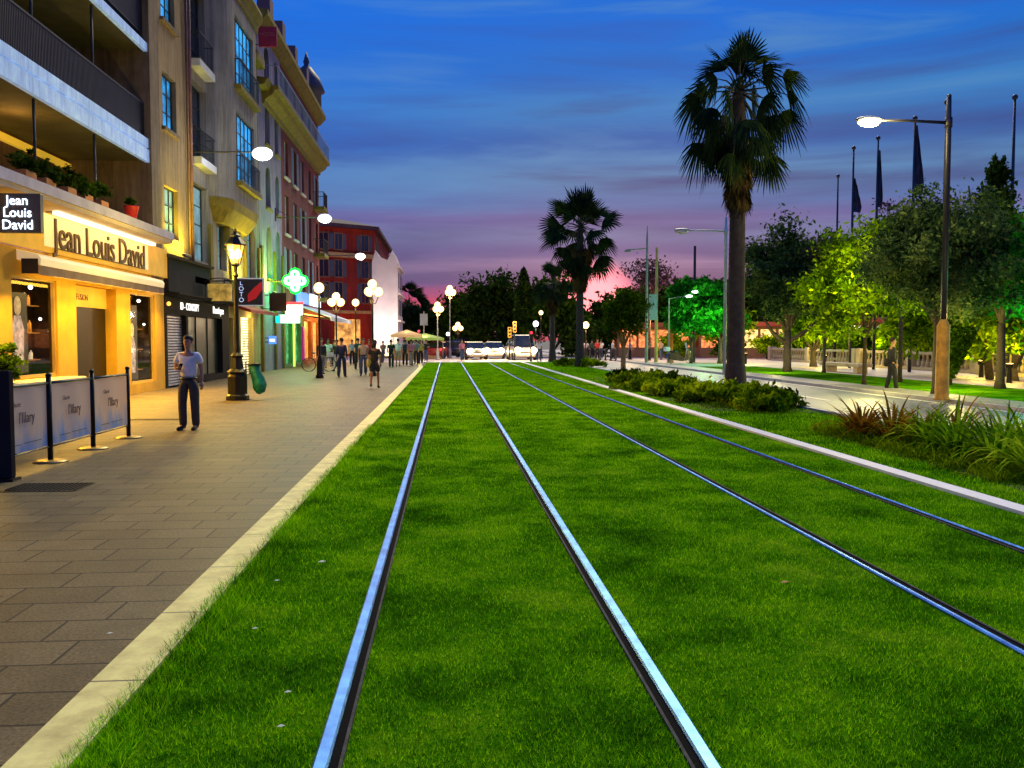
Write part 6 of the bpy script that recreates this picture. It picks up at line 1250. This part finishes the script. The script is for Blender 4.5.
car('white car with glaring headlights, middle of the three facing cars', GX(494, 74), 74, R(-3), PW)
car('white van with glaring headlights, right of the three facing vehicles', GX(521, 70), 70, R(4), PW, True)
car('dark parked car under the small cluster lamp', GX(455, 77), 77, R(75), PB, lights=0)
car('red-lit car waiting beside the tall sign post', GX(437, 75), 75, R(170), PR, lights=0, tail=True)

def wheel2(c, r, name, t, tm=TYRE):
    m = MB(); N_ = 20
    for k in range(N_): a, b = 6.2832 * k / N_, 6.2832 * (k + 1) / N_; m.tube([(c[0] + r * math.cos(a), c[1], c[2] + r * math.sin(a)), (c[0] + r * math.cos(b), c[1], c[2] + r * math.sin(b))], r * .06 if tm is TYRE else r * .25, 6, cap=False)
    o = m.build('wheel', tm, t, smooth=True); m = MB()
    for k in range(10): a = 6.2832 * k / 10; m.tube([c, (c[0] + r * .97 * math.cos(a), c[1], c[2] + r * .97 * math.sin(a))], .006, 3)
    m.ball(c, .03, 8, 6).build('rim', RIM, o); return o
t = thing('bicycle', 'parked bicycle with a carrier basket under the near end of the cafe awning', 'bicycle', (0, 0, 0))
for xx in (-.5, .5): wheel2((xx, 0, .34), .34, 'wheel', t)
MB().tube([(-.5, 0, .34), (-.12, 0, .3), (.32, 0, .82), (-.22, 0, .78), (-.12, 0, .3)], .016, 6).tube([(-.22, 0, .78), (-.5, 0, .34)], .012, 6).tube([(.5, 0, .34), (.33, 0, .86), (.31, 0, 1.0)], .014, 6).build('frame', M('bicycle_frame_yellow', (.5, .4, .06), .4), t, smooth=True)
MB().ball((-.26, 0, .92), (.13, .07, .035), 10, 6).tube([(-.22, 0, .78), (-.25, 0, .91)], .012, 5).build('saddle', SHOE, t, smooth=True)
MB().tube([(.25, -.26, 1.03), (.33, -.1, 1.02), (.33, .1, 1.02), (.25, .26, 1.03)], .012, 6).build('handlebar', RIM, t, smooth=True)
MB().cbox(.56, 0, .72, .3, .34, .22, 0, .02).build('basket', M('white_basket', (.6, .62, .65), .6), t)
MB().tube([(-.12, -.02, .3), (-.12, -.1, .3), (0, -.1, .2)], .01, 5).lathe([(.08, -.005), (.08, .005)], (-.12, 0, .3), 10).build('crank', RIM, t)
t.location = (-6.4, 44.2, 0); t.rotation_euler = (0, 0, R(14))
t = thing('scooter', 'dark parked motor scooter with a white screen on the far pavement', 'scooter', (0, 0, 0))
for xx in (-.6, .62): wheel2((xx, 0, .26), .2, 'wheel', t)
MB().prism([(-.95, .5), (-.75, .75), (-.1, .78), (0, .5), (.3, .32), (.42, .35), (.5, .95), (.62, .9), (.72, .5), (.5, .26), (.1, .2), (-.4, .26), (-.8, .35)], -.16, .16, 'y').build('body', PB, t)
MB().ball((-.4, 0, .82), (.42, .15, .07), 12, 6).build('saddle', SHOE, t, smooth=True)
MB().quad((.5, -.2, .95), (.5, .2, .95), (.38, .17, 1.4), (.38, -.17, 1.4)).quad((.51, -.2, .95), (.39, -.17, 1.4), (.39, .17, 1.4), (.51, .2, .95)).build('windscreen', M('pale_screen', (.7, .75, .8), .2), t)
MB().tube([(.42, -.32, 1.05), (.5, 0, 1.0), (.42, .32, 1.05)], .018, 6).build('handlebar', SHOE, t, smooth=True); MB().ball((.68, 0, .8), (.06, .1, .08), 8, 6).build('headlight', M('headlight_off2', (.7, .7, .7), .2), t)
MB().cbox(-.9, 0, .82, .34, .36, .3, 0, .05).build('top_case', M('white_case', (.7, .7, .72), .4), t)
t.location = (GX(680, 55.5), 55.5, 0); t.rotation_euler = (0, 0, R(8))

# bollards -------------------------------------------------------------
b0 = thing('bollard', 'dark bollard nearest the small lawn tree, beyond the road', 'bollard', (0, 0, 0), 'bollards along the far pavement')
MB().lathe([(.10, 0), (.10, .06), (.065, .1), (.06, .75), (.08, .78), (.08, .84), (.03, .92)], (0, 0, 0), 12).build('post', DSTEEL, b0, smooth=True)
lbl = ['second bollard from the small lawn tree', 'third bollard from the small lawn tree', 'fourth bollard from the small lawn tree', 'fifth bollard, standing by the red-topped person', 'sixth bollard from the small lawn tree', 'last bollard, beside the farther palm trunk']
b0.location = (GX(616, 64), 64, .0)
for k, s in enumerate(lbl): Y = 64 + (k + 1) * 1.0; dup(b0, (GX(616 - (k + 1) * 5.2, Y), Y, 0), 0, s)

# traffic lights, sign posts -------------------------------------------
def signal(label, x, y, h, red=True, amber=False):
    t = thing('traffic_light', label, 'traffic light', (x, y, -.01)); MB().lathe([(.09, 0), (.06, .3), (.05, h)], (x, y, -.01), 8).build('pole', DSTEEL, t)
    MB().cbox(x, y - .12, h - .85, .28, .2, .85, 0, .03).build('signal_head', M('signal_black', (.02, .02, .02), .5) if not amber else M('amber_signal_box', (.6, .3, .03), .5, emit=(1, .4, .02), es=.5), t)
    for k in range(3):
        c = MB().ball((x, y - .235, h - .15 - k * .27), (.095, .03, .095), 10, 6); c.build('lens', MEM('red_signal', (1, .02, .04), 5) if (k == 0 and red) else M('dark_lens', (.03, .03, .02), .3), t, smooth=True)
    return t
signal('traffic light showing red at the right end of the crossing', GX(531, 64), 64, 2.25)
signal('amber-lit traffic light between the headlight glare and red signal', GX(514.5, 67), 67, 3.0, False, True)
signal('second amber-lit signal pole left of the first, slightly lower', GX(509.5, 69), 69, 2.6, False, True)
signal('small red signal above the far strollers', GX(419, 78), 78, 2.5)
t = thing('sign_post', 'tall post with a pale blank rectangular board left of the cluster lamps', 'sign post', (GX(424, 80), 80, -.01)); X = GX(424, 80)
MB().lathe([(.05, 0), (.045, 4.2)], (X, 80, -.01), 8).build('pole', GALV, t); MB().box(X - .35, X + .35, 79.88, 79.94, 2.9, 3.95).build('board', M('sign_back_grey', (.2, .22, .22), .6), t)
t = thing('wooden_post', 'tall orange-lit post standing right of the yellow mast', 'post', (15.6, 60, 0)); MB().lathe([(.22, 0), (.16, 3.7), (.18, 3.75)], (15.6, 60, 0), 10).build('post', M('orange_post', (.5, .2, .05), .7), t)

# market parasols / stalls at the far left end ----------------------------
def stall(label, x, y, w, mat, h=2.5):
    t = thing('market_stall', label, 'stall', (x, y, 0)); m = MB().add([(x - w, y - 1.2, h), (x + w, y - 1.2, h), (x + w, y + 1.2, h), (x - w, y + 1.2, h), (x, y, h + .4)], [(0, 1, 4), (1, 2, 4), (2, 3, 4), (3, 0, 4), (3, 2, 1, 0)])
    m.box(x - w, x + w, y - 1.22, y - 1.2, h - .22, h); m.build('canopy', mat, t); 
    for a in (-1, 1):
        for b in (-1, 1): MB().tube([(x + a * w * .95, y + b * 1.1, -.01), (x + a * w * .95, y + b * 1.1, h)], .03, 6).build('leg', GALV, t)
    MB().cbox(x, y - .6, -.01, w * 1.7, .7, .85).build('counter', M('stall_counter', (.4, .25, .12), .7), t)
    return t
stall('stall with a cream lit canopy behind the far strollers', GX(407, 70), 70, 1.2, M('cream_canvas', (.5, .35, .15), .8, emit=(1, .6, .2), es=.12), 2.0); point('stall_light', (GX(407, 70), 69.5, 2.2), WARM, 60, .2)  # canvas glows a little itself, imitating light through it
stall('stall with a green lit canopy left of the rails', GX(425, 74), 74, 1.6, M('green_canvas', (.3, .5, .1), .8, emit=(.3, .7, .05), es=.04), 1.75); point('stall_light', (GX(425, 74), 73.2, 1.9), WARM, 60, .2)  # same faint glow put into the green cloth for lamplight

# balustrade and lit kiosks on the right ---------------------------------
def balustrade(label, x, y0, y1, mat):
    t = thing('balustrade', label, 'balustrade', (x, (y0 + y1) / 2, 0), 'stone balustrades of the square')
    MB().box(x - .2, x + .2, y0, y1, 0, .16).build('plinth', mat, t); MB().box(x - .19, x + .19, y0, y1, .82, .96).build('handrail', mat, t)
    for yy in (y0, (y0 + y1) / 2, y1): MB().cbox(x, yy, 0, .5, .5, 1.06, 0, .02).build('pier', mat, t)
    y = y0 + .5; first = None
    while y < y1 - .3:
        if abs(y - (y0 + y1) / 2) > .4:
            if first is None:
                first = MB().lathe([(.05, 0), (.11, .1), (.12, .22), (.05, .42), (.05, .52), (.09, .66)], (x, y, .16), 8).build('baluster', mat, t, smooth=True); fy = y; first.location = (0, y - (y0 + y1) / 2, .16); first.data.transform(Matrix.Translation(Vector((0, (y0 + y1) / 2 - y, -.16))))
            else: o = first.copy(); COL.objects.link(o); o.parent = t; o.location = (0, y - (y0 + y1) / 2, .16)
        y += .42
    return t
STO = M('sand_stone', (.5, .4, .28), .8, var=.2, scale=2)
balustrade('stone balustrade stretch farthest away, behind the forked tree', 25.2, 52, 66, STO); balustrade('stone balustrade stretch in the middle of the plaza edge', 24.8, 39, 50.5, STO); balustrade('stone balustrade stretch nearest the right edge', 24.4, 28, 38, STO)
t = thing('stone_bench', 'long pale stone block bench on the verge side of the plaza', 'bench', (19.3, 41, 0)); MB().cbox(19.3, 41, .3, .7, 4.2, .16, 0, .02).build('seat', STO, t)
for k in (-1.6, 1.6): MB().cbox(19.3, 41 + k, 0, .5, .4, .3).build('leg', STO, t)
def kiosk(label, x, y, w, d, h, glow, wall):
    t = thing('kiosk', label, 'kiosk', (x, y, 0)); m = MB().box(x - w / 2, x + w / 2, y, y + d, 0, .9).box(x - w / 2, x + w / 2, y, y + d, h - .5, h)
    n_ = max(2, int(w / 1.6))
    for k in range(n_ + 1): a = x - w / 2 + w * k / n_; m.box(a - .1, a + .1, y - .02, y + .1, .9, h - .5)
    m.box(x - w / 2 - .3, x + w / 2 + .3, y - .6, y + d, h, h + .15).box(x - w / 2, x + w / 2, y + d, y + d + .1, 0, h); m.build('frame', wall, t)
    MB().box(x - w / 2 + .1, x + w / 2 - .1, y + .3, y + .34, .9, h - .5).build('lit_window', glow, t)
    MB().box(x - w / 2, x + w / 2, y - .62, y - .58, h - .25, h + .1).build('awning_edge', M('kiosk_awning', (.5, .1, .05), .7), t); return t
GW1 = M('kiosk_glow_amber', (.8, .5, .2), .5, var=.9, scale=2.2, emit=(1, .6, .18), es=1.3); GW2 = M('kiosk_glow_white', (.8, .7, .5), .5, var=.9, scale=2.0, emit=(1, .82, .5), es=1.8); GW3 = M('kiosk_glow_red', (.8, .3, .15), .5, var=.9, scale=3, emit=(1, .25, .06), es=1.0)
KW = M('kiosk_wall', (.25, .14, .07), .8)
kiosk('orange-lit kiosk behind the people beyond the road', 19.0, 78, 7, 3, 3.0, GW3, KW); kiosk('amber-lit kiosk between the palm trunk and forked tree', 29.5, 74, 8, 3, 3.0, GW1, KW)
kiosk('bright white-lit kiosk right of the forked tree', 34.5, 66, 7, 3, 3.2, GW2, KW); kiosk('amber-lit kiosk behind the middle balustrade', 33, 55, 6, 3, 3.0, GW1, KW); kiosk('white-lit kiosk at the right behind the near lamp', 30.5, 46, 5, 3, 3.1, GW2, KW); kiosk('red-lit low kiosk beyond the scooter', 24.2, 76, 3.5, 3, 2.9, GW3, KW); kiosk('amber-lit kiosk at the right edge of the view', 30.5, 38, 5, 3, 3.0, GW1, KW)
for x, y, z, W, c in [(19.6, 56, 1.2, 320, (1, .8, .2)), (21.4, 48, 1.0, 380, (1, .8, .15)), (22.4, 35, 1.0, 380, (1, .75, .12)), (20.6, 30.5, .9, 260, (1, .7, .1)), (12.4, 26.4, 3.4, 260, (1, .88, .2)), (15.8, 26.4, 1.6, 200, (1, .85, .2)), (10.3, 20.6, 6.7, 420, (1, .78, .3)), (16.6, 54.6, 2.6, 500, (.3, 1, .3)), (15.2, 21.5, 2.0, 90, (.1, 1, .4)), (13.0, 21.4, 1.9, 60, (1, .7, .2)), (16, 66, 3.2, 400, WARM), (25, 69, 3.2, 500, WARM), (30, 60, 3.0, 500, WARM), (28, 44, 2.8, 350, WARM), (5, 66, 3.4, 350, (1, .8, .6)), (-2, 66, 3.4, 250, (1, .8, .6)), (11.6, 19.0, 1.6, 45, (1, .7, .1)), (12.0, 24.0, 1.2, 150, (1, .85, .25)), (15.0, 25.0, 1.0, 150, (1, .8, .2)), (15.5, 40.0, 1.0, 200, (1, .85, .3))]:
    point('uplight_and_fill' if z < 3 else 'lamp_and_fill_light', (x, y, z), c, W, .25)  # besides the lamps' own light, added fill for trees and square without fixtures
# small fixtures where those uplights stand
for i, (x, y, lb) in enumerate([(19.6, 56, 'garden spotlight under the far yellow tree'), (21.4, 48, 'garden spotlight under the yellow tree by the forked one'), (22.4, 35, 'garden spotlight under the plaza tree behind the lamp'), (20.6, 30.5, 'garden spotlight under the russet tree')]):
    t = thing('garden_spotlight', lb, 'spotlight', (x, y, 0), 'garden spotlights'); MB().lathe([(.1, 0), (.08, .5), (.14, .55), (.15, .7)], (x, y, 0), 10).build('housing', IRON, t); MB().lathe([(.12, .7), (.12, .71)], (x, y, 0), 10).build('lens', G_WARM, t)

# lamp-lit bushes behind the balustrade
gq = np.random.default_rng(77); wd_ = ['farthest', 'second farthest', 'third farthest', 'middle', 'fourth nearest', 'third nearest', 'second nearest', 'nearest']
for i in range(8):
    y = 63 - i * 4.6; x = 27.0 - i * .12 + gq.uniform(-.3, .3); t = thing('bush', 'tall yellow-lit bush behind the stone balustrade, %s of its row' % wd_[i], 'bush', (x, y, 0), 'lit bushes behind the balustrade')
    _, P = crown_pts(gq, (x, y, 1.5), (1.5, 1.7, 1.2), 50, 3200, .45, .35); P[:, 2] = np.maximum(P[:, 2], .05)
    npmesh('foliage', leafquads(P, .15, gq), 4, L_YEL if i % 2 else L_MID, t, (x, y, 0)); MB().tube([(x, y, 0), (x + .1, y, 1.4)], [.08, .04], 6).build('stem', BARK, t)
    if i % 2: point('lamp_and_fill_light', (x - 1.9, y - .6, 1.5), (1, .8, .2), 160, .2)  # added fill for the yellow bushes, no fixture stands here

for i, (x, y, lb) in enumerate([(18.4, 70, 'yellow bush before the orange-lit kiosk'), (22.6, 69, 'bush before the red-lit low kiosk'), (26.3, 70, 'yellow bush at the left end of the amber kiosk front'), (29.4, 70.5, 'yellow bush at the middle of the amber kiosk front'), (32.6, 63, 'bush before the bright white-lit kiosk'), (29.3, 53, 'bush before the kiosk behind the middle balustrade'), (28.2, 43.5, 'yellow bush before the white-lit kiosk at the right')]):
    t = thing('bush', lb, 'bush', (x, y, 0)); _, P = crown_pts(gq, (x, y, 1.0), (1.5, 1.2, 1.0), 40, 2200, .4, .35); P[:, 2] = np.maximum(P[:, 2], .05)
    npmesh('foliage', leafquads(P, .14, gq), 4, L_YEL if 'yellow' in lb else L_MID, t, (x, y, 0)); MB().tube([(x, y, 0), (x + .1, y, 1.0)], [.08, .04], 6).build('stem', BARK, t)
